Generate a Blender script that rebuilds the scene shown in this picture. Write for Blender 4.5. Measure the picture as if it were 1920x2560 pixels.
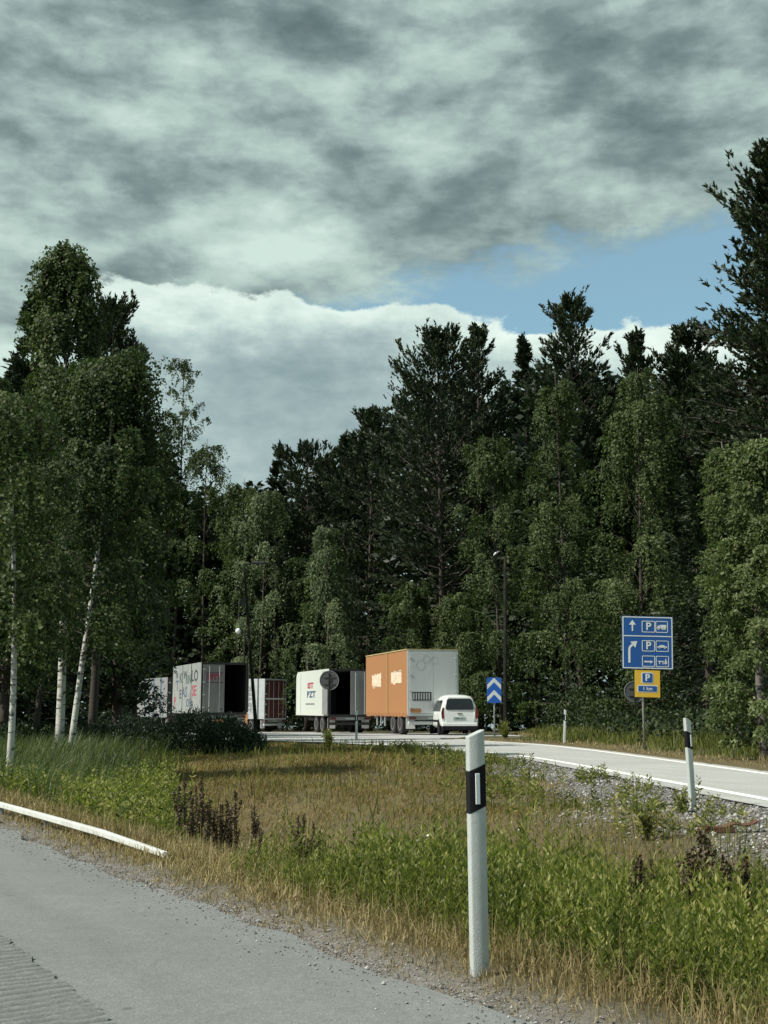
import bpy, math, random
import numpy as np
from mathutils import Vector, Matrix, Quaternion

R = math.radians
scene = bpy.context.scene
for o in list(bpy.data.objects):
    bpy.data.objects.remove(o)
COL = scene.collection

# ------------------------------------------------------------------ camera
FOC, CX, CY, EYE = 3000.0, 960.0, 1280.0, 1.09
PITCH = math.atan(486.0 / FOC)
cam_data = bpy.data.cameras.new("camera")
cam_data.sensor_fit = 'VERTICAL'
cam_data.sensor_height = 36.0
cam_data.lens = 36.0 * FOC / 2560.0
cam_data.clip_start = 0.1
cam_data.clip_end = 3000.0
cam = bpy.data.objects.new("camera", cam_data)
cam.location = (0, 0, EYE)
cam.rotation_euler = (R(90) + PITCH, 0, 0)
COL.objects.link(cam)
scene.camera = cam

# ------------------------------------------------------------------ sun, sky, exposure
SUN_EL = R(46)
SUN_H = Vector((-0.935, -0.355, 0)).normalized()
SUN = Vector((SUN_H.x * math.cos(SUN_EL), SUN_H.y * math.cos(SUN_EL), math.sin(SUN_EL)))
sd = bpy.data.lights.new("sun", 'SUN')
sd.energy = 5.0
sd.angle = R(0.53)
sd.color = (1.0, 0.955, 0.87)
so = bpy.data.objects.new("sun", sd)
so.rotation_euler = (-SUN).to_track_quat('-Z', 'Y').to_euler()
so.location = (-30, 0, 40)
COL.objects.link(so)

scene.view_settings.view_transform = 'Standard'
try:
    scene.view_settings.look = 'None'
except Exception:
    pass
scene.view_settings.exposure = 0.30
scene.view_settings.gamma = 1.0
scene.view_settings.use_curve_mapping = False


class Nodes:
    """small helper to write node trees as expressions"""
    def __init__(s, tree):
        s.t = tree
        s.t.nodes.clear()

    def n(s, typ, **kw):
        nd = s.t.nodes.new(typ)
        for k, v in kw.items():
            setattr(nd, k, v)
        return nd

    def link(s, a, b):
        s.t.links.new(a, b)

    def put(s, sock, v):
        if hasattr(v, 'is_output'):
            s.link(v, sock)
        elif v is not None:
            sock.default_value = v

    def m(s, op, a, b=None, c=None, clamp=False):
        nd = s.n('ShaderNodeMath', operation=op, use_clamp=clamp)
        s.put(nd.inputs[0], a)
        if b is not None: s.put(nd.inputs[1], b)
        if c is not None: s.put(nd.inputs[2], c)
        return nd.outputs[0]

    def smooth(s, v, a, b, o0=0.0, o1=1.0):
        nd = s.n('ShaderNodeMapRange', interpolation_type='SMOOTHSTEP')
        s.put(nd.inputs[0], v)
        for i, x in zip((1, 2, 3, 4), (a, b, o0, o1)):
            s.put(nd.inputs[i], x)
        return nd.outputs[0]

    def noise(s, vec, scale, detail=4, rough=0.5, dist=0.0, col=False):
        nd = s.n('ShaderNodeTexNoise')
        if vec is not None: s.link(vec, nd.inputs['Vector'])
        nd.inputs['Scale'].default_value = scale
        nd.inputs['Detail'].default_value = detail
        nd.inputs['Roughness'].default_value = rough
        nd.inputs['Distortion'].default_value = dist
        return nd.outputs['Color' if col else 'Fac']

    def ramp(s, fac, stops, interp='LINEAR'):
        nd = s.n('ShaderNodeValToRGB')
        cr = nd.color_ramp
        cr.interpolation = interp
        while len(cr.elements) > 1:
            cr.elements.remove(cr.elements[-1])
        cr.elements[0].position = stops[0][0]
        cr.elements[0].color = tuple(stops[0][1]) + (1,)
        for p, c in stops[1:]:
            e = cr.elements.new(p)
            e.color = tuple(c) + (1,)
        s.put(nd.inputs[0], fac)
        return nd.outputs[0]

    def mix(s, f, a, b, blend='MIX'):
        nd = s.n('ShaderNodeMix', data_type='RGBA', blend_type=blend)
        s.put(nd.inputs[0], f)
        s.put(nd.inputs[6], a if hasattr(a, 'is_output') else tuple(a) + (1,))
        s.put(nd.inputs[7], b if hasattr(b, 'is_output') else tuple(b) + (1,))
        return nd.outputs[2]

    def xyz(s, x, y, z):
        nd = s.n('ShaderNodeCombineXYZ')
        for i, v in enumerate((x, y, z)):
            s.put(nd.inputs[i], v)
        return nd.outputs[0]


def build_sky():
    w = bpy.data.worlds.new("World")
    scene.world = w
    w.use_nodes = True
    N = Nodes(w.node_tree)
    tc = N.n('ShaderNodeTexCoord')
    nrm = N.n('ShaderNodeVectorMath', operation='NORMALIZE')
    N.link(tc.outputs['Generated'], nrm.inputs[0])
    d = nrm.outputs[0]
    sp = N.n('ShaderNodeSeparateXYZ')
    N.link(d, sp.inputs[0])
    x, y, z = sp.outputs
    hyp = N.m('SQRT', N.m('ADD', N.m('MULTIPLY', x, x), N.m('MULTIPLY', y, y)))
    az = N.m('DIVIDE', x, N.m('MAXIMUM', hyp, 0.001))
    el = N.m('MULTIPLY', N.m('ARCSINE', z), 180 / math.pi)
    zz = N.m('ADD', N.m('MAXIMUM', z, 0.0), 0.27)
    plane = N.xyz(N.m('MULTIPLY', N.m('DIVIDE', x, zz), 0.95), N.m('MULTIPLY', N.m('DIVIDE', y, zz), 1.55), 1.85)
    # stratocumulus deck seen in perspective
    def stretched(up, zs=2.2):
        mp = N.n('ShaderNodeMapping')
        mp.inputs['Location'].default_value = (0.4, 0.0, up * zs)
        mp.inputs['Rotation'].default_value = (0, R(2), 0)
        mp.inputs['Scale'].default_value = (1.0, 1.0, zs)
        N.link(d, mp.inputs[0])
        return mp.outputs[0]
    n1 = N.noise(stretched(0.0), 5.8, 11, 0.57, 0.0)
    n1u = N.noise(stretched(0.022), 5.8, 11, 0.57, 0.0)   # a little higher up: gives the puffs a lit top and a dark base
    n2 = N.noise(stretched(0.0), 17.0, 7, 0.6, 0.0)
    relief = N.m('MULTIPLY', N.m('SUBTRACT', n1, n1u), 0.50)
    n3 = N.noise(plane, 1.2, 3, 0.5, 0.0)
    mixn = N.m('ADD', N.m('ADD', N.m('MULTIPLY', n1, 0.62), N.m('MULTIPLY', n2, 0.18)), N.m('ADD', N.m('MULTIPLY', n3, 0.20), relief))
    # deck gets thinner and lighter towards its far edge
    thin = N.smooth(el, 30.0, 21.0, 0.0, 0.035)
    dens = N.m('ADD', mixn, thin)
    deck = N.ramp(dens, [(0.27, (0.085, 0.128, 0.135)), (0.36, (0.135, 0.188, 0.192)), (0.44, (0.195, 0.265, 0.265)), (0.505, (0.285, 0.378, 0.367)),
                         (0.58, (0.405, 0.53, 0.492)), (0.70, (0.57, 0.72, 0.66))])
    # cumulus bank below the gap
    dn = N.n('ShaderNodeMapping')
    dn.inputs['Scale'].default_value = (1.0, 1.0, 1.9)
    N.link(d, dn.inputs[0])
    c1 = N.noise(dn.outputs[0], 9.0, 8, 0.55, 0.15)
    c2 = N.noise(dn.outputs[0], 26.0, 7, 0.62, 0.0)
    cn = N.noise(dn.outputs[0], 4.0, 3, 0.5, 0.0)
    el_low = N.m('SUBTRACT', 19.25, N.m('MULTIPLY', N.m('ADD', az, 0.066), 4.6))
    edge = N.m('ADD', el, N.m('ADD', N.m('MULTIPLY', N.m('SUBTRACT', c1, 0.5), 5.0), N.m('MULTIPLY', N.m('SUBTRACT', c2, 0.5), 1.7)))
    depth = N.m('SUBTRACT', el_low, edge)             # >0 inside the bank
    rim = N.m('MULTIPLY', N.smooth(depth, 3.8, 0.1), N.smooth(az, -0.34, -0.16, 0.35, 1.0))
    cval = N.m('ADD', N.m('ADD', N.m('MULTIPLY', rim, 0.33), N.m('ADD', N.m('MULTIPLY', c1, 0.75), N.m('MULTIPLY', N.m('SUBTRACT', c2, 0.5), 0.3))), N.m('MULTIPLY', cn, 0.36))
    bank = N.ramp(cval, [(0.40, (0.24, 0.335, 0.355)), (0.54, (0.34, 0.445, 0.45)), (0.68, (0.455, 0.58, 0.555)), (0.84, (0.62, 0.75, 0.695)), (1.0, (0.77, 0.89, 0.82))])
    in_bank = N.m('MULTIPLY', N.smooth(depth, -0.14, 0.2), N.smooth(N.m('ADD', az, N.m('MULTIPLY', N.m('SUBTRACT', c1, 0.5), 0.25)), -0.32, -0.20))
    # upper edge of the blue gap: rises to the right
    el_up = N.m('ADD', 19.45, N.m('MULTIPLY', N.m('ADD', az, 0.066), 8.0))
    el_n = N.m('ADD', el, N.m('ADD', N.m('MULTIPLY', N.m('SUBTRACT', n1, 0.5), 7.0), N.m('MULTIPLY', N.m('SUBTRACT', n2, 0.5), 4.0)))
    in_deck = N.smooth(N.m('SUBTRACT', el_n, el_up), -1.15, 0.75)
    left = N.smooth(az, -0.02, -0.10)                  # the gap closes on this side
    in_deck = N.m('MAXIMUM', in_deck, left)
    sky = N.n('ShaderNodeTexSky', sky_type='NISHITA')
    sky.sun_disc = False
    sky.sun_elevation = SUN_EL
    sky.sun_rotation = math.atan2(SUN.x, SUN.y)
    sky.altitude = 50
    sky.air_density = 1.0
    sky.dust_density = 1.2
    sky.ozone_density = 1.3
    bg0 = N.n('ShaderNodeBackground')
    N.link(N.mix(0.35, N.mix(1.0, sky.outputs[0], (0.66, 1.0, 0.93), 'MULTIPLY'), (2.7, 3.6, 3.8)), bg0.inputs[0])
    bg0.inputs[1].default_value = 0.132
    bg1 = N.n('ShaderNodeBackground')
    N.link(deck, bg1.inputs[0])
    bg1.inputs[1].default_value = 0.90
    bg2 = N.n('ShaderNodeBackground')
    N.link(bank, bg2.inputs[0])
    bg2.inputs[1].default_value = 0.90
    m1 = N.n('ShaderNodeMixShader')
    N.link(in_deck, m1.inputs[0]); N.link(bg0.outputs[0], m1.inputs[1]); N.link(bg1.outputs[0], m1.inputs[2])
    m2 = N.n('ShaderNodeMixShader')
    N.link(in_bank, m2.inputs[0]); N.link(m1.outputs[0], m2.inputs[1]); N.link(bg2.outputs[0], m2.inputs[2])
    out = N.n('ShaderNodeOutputWorld')
    N.link(m2.outputs[0], out.inputs[0])


build_sky()

# ------------------------------------------------------------------ helpers
def at(px, py, y):
    """world point on the sight line of photograph pixel (px, py) at world depth y"""
    dx, dy = (px - CX) / FOC, (CY - py) / FOC
    c, s = math.cos(PITCH), math.sin(PITCH)
    v = (dx, c - dy * s, s + dy * c)
    k = y / v[1]
    return Vector((v[0] * k, y, EYE + v[2] * k))


def gx(px, y):
    """x of photograph column px where the land at depth y meets the sight line"""
    zb = -0.0175 * max(0.0, y - 40.0) ** 2 / (max(0.0, y - 40.0) + 6.0)
    ang = math.atan((EYE - zb) / y)
    return at(px, CY + FOC * math.tan(ang + PITCH), y).x


def new_obj(name, data, parent=None):
    o = bpy.data.objects.new(name, data)
    COL.objects.link(o)
    if parent is not None:
        o.parent = parent
    return o


def tag(o, label=None, cat=None, group=None, kind=None):
    if label: o['label'] = label
    if cat: o['category'] = cat
    if group: o['group'] = group
    if kind: o['kind'] = kind
    return o


def thing(name, label, cat, loc=(0, 0, 0), rz=0.0, group=None):
    o = new_obj(name, None)
    o.empty_display_size = 0.3
    o.location = loc
    o.rotation_euler = (0, 0, rz)
    return tag(o, label, cat, group)


class MB:
    """collects simple solids and links them as one mesh object"""
    def __init__(s):
        s.v, s.f, s.mi = [], [], []

    def add(s, vs, fs, mi=0):
        b = len(s.v)
        s.v += [tuple(p) for p in vs]
        s.f += [tuple(i + b for i in f) for f in fs]
        s.mi += [mi] * len(fs)
        return s

    def box(s, c, size, mi=0, rot=None):
        hx, hy, hz = size[0] / 2, size[1] / 2, size[2] / 2
        vs = [Vector((sx * hx, sy * hy, sz * hz)) for sx in (-1, 1) for sy in (-1, 1) for sz in (-1, 1)]
        if rot is not None:
            vs = [rot @ v for v in vs]
        vs = [v + Vector(c) for v in vs]
        return s.add(vs, [(0, 1, 3, 2), (4, 6, 7, 5), (0, 4, 5, 1), (2, 3, 7, 6), (0, 2, 6, 4), (1, 5, 7, 3)], mi)

    def b2(s, lo, hi, mi=0):
        return s.box([(a + b) / 2 for a, b in zip(lo, hi)], [abs(b - a) for a, b in zip(lo, hi)], mi)

    def tube(s, pts, rad, n=8, mi=0, cap=True):
        pts = [Vector(p) for p in pts]
        rad = rad if hasattr(rad, '__len__') else [rad] * len(pts)
        vs, fs = [], []
        ref = None
        for i, p in enumerate(pts):
            t = (pts[min(i + 1, len(pts) - 1)] - pts[max(i - 1, 0)]).normalized()
            if ref is None:
                ref = t.orthogonal().normalized()
            ref = (ref - t * ref.dot(t))
            ref = ref.normalized() if ref.length > 1e-6 else t.orthogonal().normalized()
            bi = t.cross(ref)
            for k in range(n):
                a = 2 * math.pi * k / n
                vs.append(p + (ref * math.cos(a) + bi * math.sin(a)) * rad[i])
        for i in range(len(pts) - 1):
            for k in range(n):
                a, b = i * n + k, i * n + (k + 1) % n
                fs.append((a, b, b + n, a + n))
        if cap:
            fs.append(tuple(range(n))[::-1])
            fs.append(tuple(range((len(pts) - 1) * n, len(pts) * n)))
        return s.add(vs, fs, mi)

    def lathe(s, prof, axis='x', n=24, c=(0, 0, 0), mi=0):
        """prof: list of (offset along axis, radius)"""
        vs, fs = [], []
        for (h, r) in prof:
            for k in range(n):
                a = 2 * math.pi * k / n
                p = (h, r * math.cos(a), r * math.sin(a)) if axis == 'x' else ((r * math.cos(a), h, r * math.sin(a)) if axis == 'y' else (r * math.cos(a), r * math.sin(a), h))
                vs.append((p[0] + c[0], p[1] + c[1], p[2] + c[2]))
        for i in range(len(prof) - 1):
            for k in range(n):
                a, b = i * n + k, i * n + (k + 1) % n
                fs.append((a, b, b + n, a + n))
        fs.append(tuple(range(n))[::-1])
        fs.append(tuple(range((len(prof) - 1) * n, len(prof) * n)))
        return s.add(vs, fs, mi)

    def plate(s, pts, y0, y1, mi=0):
        """polygon in the local xz plane extruded from y0 to y1"""
        n = len(pts)
        vs = [(p[0], y0, p[1]) for p in pts] + [(p[0], y1, p[1]) for p in pts]
        fs = [tuple(range(n)), tuple(range(n, 2 * n))[::-1]]
        fs += [(i, i + n, (i + 1) % n + n, (i + 1) % n) for i in range(n)]
        return s.add(vs, fs, mi)

    def build(s, name, mats, parent=None, smooth=False, loc=None, bevel=0.0, fixn=True):
        me = bpy.data.meshes.new(name)
        me.from_pydata(s.v, [], s.f)
        if not isinstance(mats, (list, tuple)):
            mats = [mats]
        for m in mats:
            me.materials.append(m)
        if len(mats) > 1:
            me.polygons.foreach_set('material_index', s.mi)
        if fixn:
            import bmesh
            bm = bmesh.new(); bm.from_mesh(me)
            bmesh.ops.recalc_face_normals(bm, faces=bm.faces)
            bm.to_mesh(me); bm.free()
        if smooth:
            me.polygons.foreach_set('use_smooth', [True] * len(me.polygons))
        me.update()
        o = new_obj(name, me, parent)
        if loc is not None:
            o.location = loc
        if bevel:
            bv = o.modifiers.new('bevel', 'BEVEL')
            bv.width = bevel; bv.segments = 2; bv.limit_method = 'ANGLE'
        return o


def np_mesh(name, verts, tris=None, quads=None, mat=None, parent=None, attrs=None, smooth=False):
    """fast mesh from numpy arrays"""
    me = bpy.data.meshes.new(name)
    nv = len(verts)
    me.vertices.add(nv)
    me.vertices.foreach_set('co', np.ascontiguousarray(verts, dtype=np.float32).ravel())
    loops, starts, totals = [], [], []
    pos = 0
    for arr, k in ((quads, 4), (tris, 3)):
        if arr is None or len(arr) == 0:
            continue
        arr = np.asarray(arr, dtype=np.int32)
        loops.append(arr.ravel())
        starts.append(pos + np.arange(len(arr), dtype=np.int32) * k)
        totals.append(np.full(len(arr), k, dtype=np.int32))
        pos += arr.size
    L = np.concatenate(loops); S = np.concatenate(starts); T = np.concatenate(totals)
    me.loops.add(len(L)); me.loops.foreach_set('vertex_index', L)
    me.polygons.add(len(S)); me.polygons.foreach_set('loop_start', S); me.polygons.foreach_set('loop_total', T)
    if smooth:
        me.polygons.foreach_set('use_smooth', np.ones(len(S), dtype=bool))
    for k, a in (attrs or {}).items():
        at_ = me.attributes.new(k, 'FLOAT', 'POINT')
        at_.data.foreach_set('value', np.ascontiguousarray(a, dtype=np.float32))
    if mat is not None:
        me.materials.append(mat)
    me.update(calc_edges=True)
    me.validate()
    return new_obj(name, me, parent)


def vnoise(x, y, scale, seed=0):
    """smooth value noise 0..1"""
    x = np.asarray(x, dtype=float) / scale + seed * 17.31
    y = np.asarray(y, dtype=float) / scale + seed * 9.77
    xi, yi = np.floor(x), np.floor(y)
    fx, fy = x - xi, y - yi
    fx, fy = fx * fx * (3 - 2 * fx), fy * fy * (3 - 2 * fy)
    def h(a, b):
        v = np.sin(a * 127.1 + b * 311.7 + seed * 74.7) * 43758.5453
        return v - np.floor(v)
    return (h(xi, yi) * (1 - fx) + h(xi + 1, yi) * fx) * (1 - fy) + (h(xi, yi + 1) * (1 - fx) + h(xi + 1, yi + 1) * fx) * fy


def fbm(x, y, scale, seed=0, n=3):
    s, a, t = 0, 0.5, 0
    for i in range(n):
        s = s + vnoise(x, y, scale / 2 ** i, seed + i) * a
        t += a; a *= 0.5
    return s / t


# ------------------------------------------------------------------ materials
def paint(name, color, rough=0.5, metal=0.0, dirt=0.25, scale=6.0, dirt_col=(0.10, 0.085, 0.06), bump=0.0, spec=0.5):
    m = bpy.data.materials.new(name)
    m.use_nodes = True
    N = Nodes(m.node_tree)
    tc = N.n('ShaderNodeTexCoord')
    n1 = N.noise(tc.outputs['Object'], scale, 6, 0.6)
    mp = N.n('ShaderNodeMapping')
    mp.inputs['Scale'].default_value = (9, 9, 0.7)
    N.link(tc.outputs['Object'], mp.inputs[0])
    n2 = N.noise(mp.outputs[0], 1.3, 4, 0.6)
    f = N.m('MULTIPLY', N.smooth(N.m('ADD', N.m('MULTIPLY', n1, 0.5), N.m('MULTIPLY', n2, 0.5)), 0.42, 0.72), dirt)
    c = N.mix(f, color, dirt_col)
    p = N.n('ShaderNodeBsdfPrincipled')
    N.link(c, p.inputs['Base Color'])
    p.inputs['Roughness'].default_value = rough
    p.inputs['Metallic'].default_value = metal
    p.inputs['Specular IOR Level'].default_value = spec
    if bump:
        b = N.n('ShaderNodeBump')
        b.inputs['Strength'].default_value = bump
        b.inputs['Distance'].default_value = 0.01
        N.link(N.noise(tc.outputs['Object'], scale * 12, 3, 0.6), b.inputs['Height'])
        N.link(b.outputs[0], p.inputs['Normal'])
    o = N.n('ShaderNodeOutputMaterial')
    N.link(p.outputs[0], o.inputs[0])
    return m


def leafy(name, stops, transl=0.35, rough=0.55, tcol=None, spec=0.3):
    """leaf material: colour from each leaf's own random value"""
    m = bpy.data.materials.new(name)
    m.use_nodes = True
    N = Nodes(m.node_tree)
    a = N.n('ShaderNodeAttribute', attribute_name='var')
    c = N.ramp(a.outputs['Fac'], stops)
    p = N.n('ShaderNodeBsdfPrincipled')
    N.link(c, p.inputs['Base Color'])
    p.inputs['Roughness'].default_value = rough
    p.inputs['Specular IOR Level'].default_value = spec
    t = N.n('ShaderNodeBsdfTranslucent')
    N.link(N.mix(1.0, c, tcol or (0.95, 1.25, 0.6), 'MULTIPLY'), t.inputs[0])
    ms = N.n('ShaderNodeMixShader')
    ms.inputs[0].default_value = transl
    N.link(p.outputs[0], ms.inputs[1]); N.link(t.outputs[0], ms.inputs[2])
    o = N.n('ShaderNodeOutputMaterial')
    N.link(ms.outputs[0], o.inputs[0])
    return m


def bark(name, base, dark, scale, lo, hi, stretch, rough=0.85):
    m = bpy.data.materials.new(name)
    m.use_nodes = True
    N = Nodes(m.node_tree)
    g = N.n('ShaderNodeTexCoord')
    mp = N.n('ShaderNodeMapping')
    mp.inputs['Scale'].default_value = stretch
    N.link(g.outputs['Object'], mp.inputs[0])
    n1 = N.noise(mp.outputs[0], scale, 5, 0.65, 0.4)
    n2 = N.noise(g.outputs['Object'], scale * 0.6, 3, 0.5)
    f = N.smooth(N.m('ADD', N.m('MULTIPLY', n1, 0.75), N.m('MULTIPLY', n2, 0.25)), lo, hi)
    c = N.mix(f, base, dark)
    p = N.n('ShaderNodeBsdfPrincipled')
    N.link(c, p.inputs['Base Color'])
    p.inputs['Roughness'].default_value = rough
    b = N.n('ShaderNodeBump')
    b.inputs['Strength'].default_value = 0.5
    b.inputs['Distance'].default_value = 0.02
    N.link(n1, b.inputs['Height']); N.link(b.outputs[0], p.inputs['Normal'])
    o = N.n('ShaderNodeOutputMaterial')
    N.link(p.outputs[0], o.inputs[0])
    return m


def asphalt(name, base, rough=0.75, crack=0.25, speck=1.5, tint=(1.0, 1.0, 0.98), shade_grime=0.0):
    m = bpy.data.materials.new(name)
    m.use_nodes = True
    N = Nodes(m.node_tree)
    g = N.n('ShaderNodeTexCoord').outputs['Object']
    big = N.noise(g, 0.55, 4, 0.55)
    mid = N.noise(g, 7.0, 4, 0.6)
    fine = N.noise(g, 95.0, 3, 0.75)
    v = N.n('ShaderNodeTexVoronoi')
    v.inputs['Scale'].default_value = 120.0
    N.link(g, v.inputs['Vector'])
    st = N.smooth(v.outputs['Distance'], 0.12, 0.42)
    val = N.m('ADD', N.m('MULTIPLY', N.m('SUBTRACT', big, 0.5), 0.55), N.m('MULTIPLY', N.m('SUBTRACT', mid, 0.5), 0.5))
    val = N.m('ADD', val, N.m('MULTIPLY', N.m('SUBTRACT', fine, 0.5), 1.5 * speck))
    val = N.m('ADD', val, N.m('MULTIPLY', N.m('SUBTRACT', N.noise(g, 30.0, 3, 0.7), 0.5), 1.1))
    val = N.m('ADD', val, N.m('MULTIPLY', N.m('SUBTRACT', st, 0.5), -0.35 * speck))
    mp = N.n('ShaderNodeMapping')                        # wear drawn out along the road
    mp.inputs['Rotation'].default_value = (0, 0, -math.atan(0.586))
    mp2 = N.n('ShaderNodeMapping')
    mp2.inputs['Scale'].default_value = (2.6, 0.22, 1)
    N.link(g, mp.inputs[0]); N.link(mp.outputs[0], mp2.inputs[0])
    val = N.m('ADD', val, N.m('MULTIPLY', N.m('SUBTRACT', N.noise(mp2.outputs[0], 1.0, 5, 0.6), 0.5), 0.8))
    k = N.m('MULTIPLY', N.m('POWER', 2.0, val), base)
    c = N.mix(1.0, N.xyz(k, k, k), tint, 'MULTIPLY')
    spots = N.smooth(N.noise(g, 9.0, 2, 0.4), 0.735, 0.76)
    c = N.mix(N.m('MULTIPLY', spots, crack), c, (0.05, 0.05, 0.048))
    if shade_grime:                                            # shade in the milled grooves painted into the colour, along with their dirt
        ga = N.n('ShaderNodeAttribute', attribute_name='shade_grime')
        c = N.mix(N.m('MULTIPLY', ga.outputs['Fac'], shade_grime), c, (0.06, 0.06, 0.058))
    p = N.n('ShaderNodeBsdfPrincipled')
    N.link(c, p.inputs['Base Color'])
    p.inputs['Roughness'].default_value = rough
    b = N.n('ShaderNodeBump')
    b.inputs['Strength'].default_value = 0.6
    b.inputs['Distance'].default_value = 0.004
    N.link(N.m('ADD', fine, N.m('MULTIPLY', st, -0.5)), b.inputs['Height']); N.link(b.outputs[0], p.inputs['Normal'])
    o = N.n('ShaderNodeOutputMaterial')
    N.link(p.outputs[0], o.inputs[0])
    return m


M = {}
M['asphalt_near'] = asphalt('old_grey_asphalt', 0.205, crack=0.5, tint=(0.95, 1.0, 0.965))
M['asphalt_ramp'] = asphalt('pale_asphalt', 0.46, rough=0.6, crack=0.1, tint=(1.0, 1.0, 0.95))
M['asphalt_lot'] = asphalt('lot_asphalt', 0.46, rough=0.6, crack=0.1)
M['groove'] = asphalt('milled_asphalt', 0.20, crack=0.1, tint=(0.95, 1.0, 0.965), shade_grime=0.7)
M['line'] = paint('road_paint', (0.82, 0.82, 0.78), 0.6, dirt=0.25, scale=9, dirt_col=(0.3, 0.3, 0.28))
M['white_plastic'] = paint('white_plastic', (0.44, 0.48, 0.465), 0.55, dirt=0.5, scale=16, dirt_col=(0.27, 0.28, 0.24), bump=0.4)
M['rail_white'] = paint('worn_white_rail', (0.60, 0.63, 0.60), 0.5, dirt=0.6, scale=7, dirt_col=(0.28, 0.27, 0.2), bump=0.2)
M['black_plastic'] = paint('black_plastic', (0.008, 0.008, 0.011), 0.75, dirt=0.1, spec=0.15)
M['reflector'] = paint('reflector_white', (0.62, 0.66, 0.66), 0.25, dirt=0.15, scale=30, dirt_col=(0.4, 0.42, 0.4))
M['orange'] = paint('orange_tarpaulin', (0.35, 0.168, 0.068), 0.55, dirt=0.30, scale=1.2, dirt_col=(0.34, 0.16, 0.07), bump=0.25)
M['worn_white'] = paint('worn_white_print', (0.72, 0.62, 0.50), 0.6, dirt=0.85, scale=3.2, dirt_col=(0.60, 0.26, 0.08))
M['trailer_white'] = paint('trailer_white', (0.56, 0.60, 0.55), 0.4, dirt=0.2, scale=1.0, dirt_col=(0.45, 0.45, 0.38))
M['grey_door'] = paint('grey_door_paint', (0.52, 0.55, 0.55), 0.5, dirt=0.25, scale=1.4, dirt_col=(0.33, 0.34, 0.33))
M['dull_grey'] = paint('dull_grey_paint', (0.22, 0.23, 0.23), 0.55, dirt=0.4, scale=2.0)
M['drab_side'] = paint('drab_trailer_side', (0.27, 0.29, 0.28), 0.6, dirt=0.75, scale=2.2, dirt_col=(0.12, 0.12, 0.11))
M['silver'] = paint('silver_side', (0.44, 0.48, 0.49), 0.5, dirt=0.6, scale=1.5, dirt_col=(0.2, 0.22, 0.2))
M['dark_metal'] = paint('dark_metal', (0.022, 0.022, 0.024), 0.6, dirt=0.3)
M['dark_inside'] = paint('dark_interior', (0.02, 0.02, 0.022), 0.9, dirt=0.2)
M['red_dark'] = paint('dark_red_slats', (0.085, 0.018, 0.018), 0.6, dirt=0.35, scale=2)
M['steel'] = paint('galvanised_steel', (0.33, 0.34, 0.34), 0.5, 0.6, dirt=0.3, scale=14, dirt_col=(0.16, 0.15, 0.14))
M['pole_dark'] = paint('dark_pole_paint', (0.012, 0.013, 0.012), 0.95, dirt=0.3, spec=0.1)
M['tyre'] = paint('tyre_rubber', (0.016, 0.016, 0.017), 0.85, dirt=0.4, dirt_col=(0.05, 0.045, 0.04))
M['rim'] = paint('rim_steel', (0.35, 0.35, 0.35), 0.45, 0.5, dirt=0.5)
M['flap_white'] = paint('white_mud_flap', (0.72, 0.74, 0.72), 0.6, dirt=0.4, scale=4, dirt_col=(0.25, 0.25, 0.22))
M['tail_red'] = paint('red_lens', (0.11, 0.012, 0.012), 0.3, dirt=0.1)
M['yellow_rim'] = paint('yellow_trim', (0.46, 0.38, 0.17), 0.6, dirt=0.5)
M['sign_blue'] = paint('sign_blue', (0.012, 0.085, 0.30), 0.4, dirt=0.12, scale=5)
M['chev_blue'] = paint('marker_blue', (0.012, 0.10, 0.46), 0.4, dirt=0.1, scale=5)
M['sign_white'] = paint('sign_white', (0.62, 0.66, 0.66), 0.4, dirt=0.12, scale=8)
M['sign_yellow'] = paint('sign_yellow', (0.66, 0.42, 0.045), 0.45, dirt=0.2, scale=4, dirt_col=(0.5, 0.24, 0.03))
M['sign_back'] = paint('sign_back_grey', (0.085, 0.088, 0.09), 0.6, 0.2, dirt=0.3, scale=6)
M['rust'] = paint('rusted_steel', (0.11, 0.048, 0.030), 0.85, dirt=0.6, scale=8, dirt_col=(0.07, 0.03, 0.02), bump=0.5)
M['car_white'] = paint('car_white', (0.64, 0.67, 0.65), 0.25, dirt=0.1, scale=2, dirt_col=(0.4, 0.4, 0.36))
M['glass'] = paint('dark_glass', (0.012, 0.016, 0.018), 0.08, dirt=0.05)
M['plate'] = paint('number_plate', (0.30, 0.38, 0.36), 0.4, dirt=0.2)
M['ink_black'] = paint('ink_black', (0.03, 0.03, 0.035), 0.6, dirt=0.15)
M['ink_red'] = paint('ink_red', (0.34, 0.03, 0.06), 0.6, dirt=0.2)
M['ink_purple'] = paint('ink_purple', (0.13, 0.03, 0.12), 0.6, dirt=0.2)
M['ink_blue'] = paint('ink_blue', (0.05, 0.09, 0.16), 0.6, dirt=0.25)
M['ink_green'] = paint('ink_green', (0.04, 0.09, 0.08), 0.6, dirt=0.25)
M['lamp_glass'] = paint('lamp_globe', (0.80, 0.82, 0.85), 0.3, dirt=0.05)
M['birch_bark'] = bark('birch_bark', (0.46, 0.46, 0.42), (0.035, 0.032, 0.028), 2.6, 0.50, 0.60, (1.6, 1.6, 5.5))
M['birch_bark_dark'] = bark('grey_birch_bark', (0.12, 0.115, 0.10), (0.025, 0.025, 0.022), 2.6, 0.45, 0.6, (1.6, 1.6, 4.0))
M['twig_bark'] = bark('brown_twig_bark', (0.055, 0.042, 0.034), (0.025, 0.02, 0.018), 5, 0.4, 0.65, (2, 2, 1))
M['pine_bark'] = bark('pine_bark', (0.050, 0.038, 0.029), (0.03, 0.024, 0.02), 5, 0.4, 0.65, (2.2, 2.2, 0.5))
M['stalk'] = leafy('dock_stalk', [(0, (0.050, 0.037, 0.021)), (1, (0.145, 0.105, 0.058))], 0.1)
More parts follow.
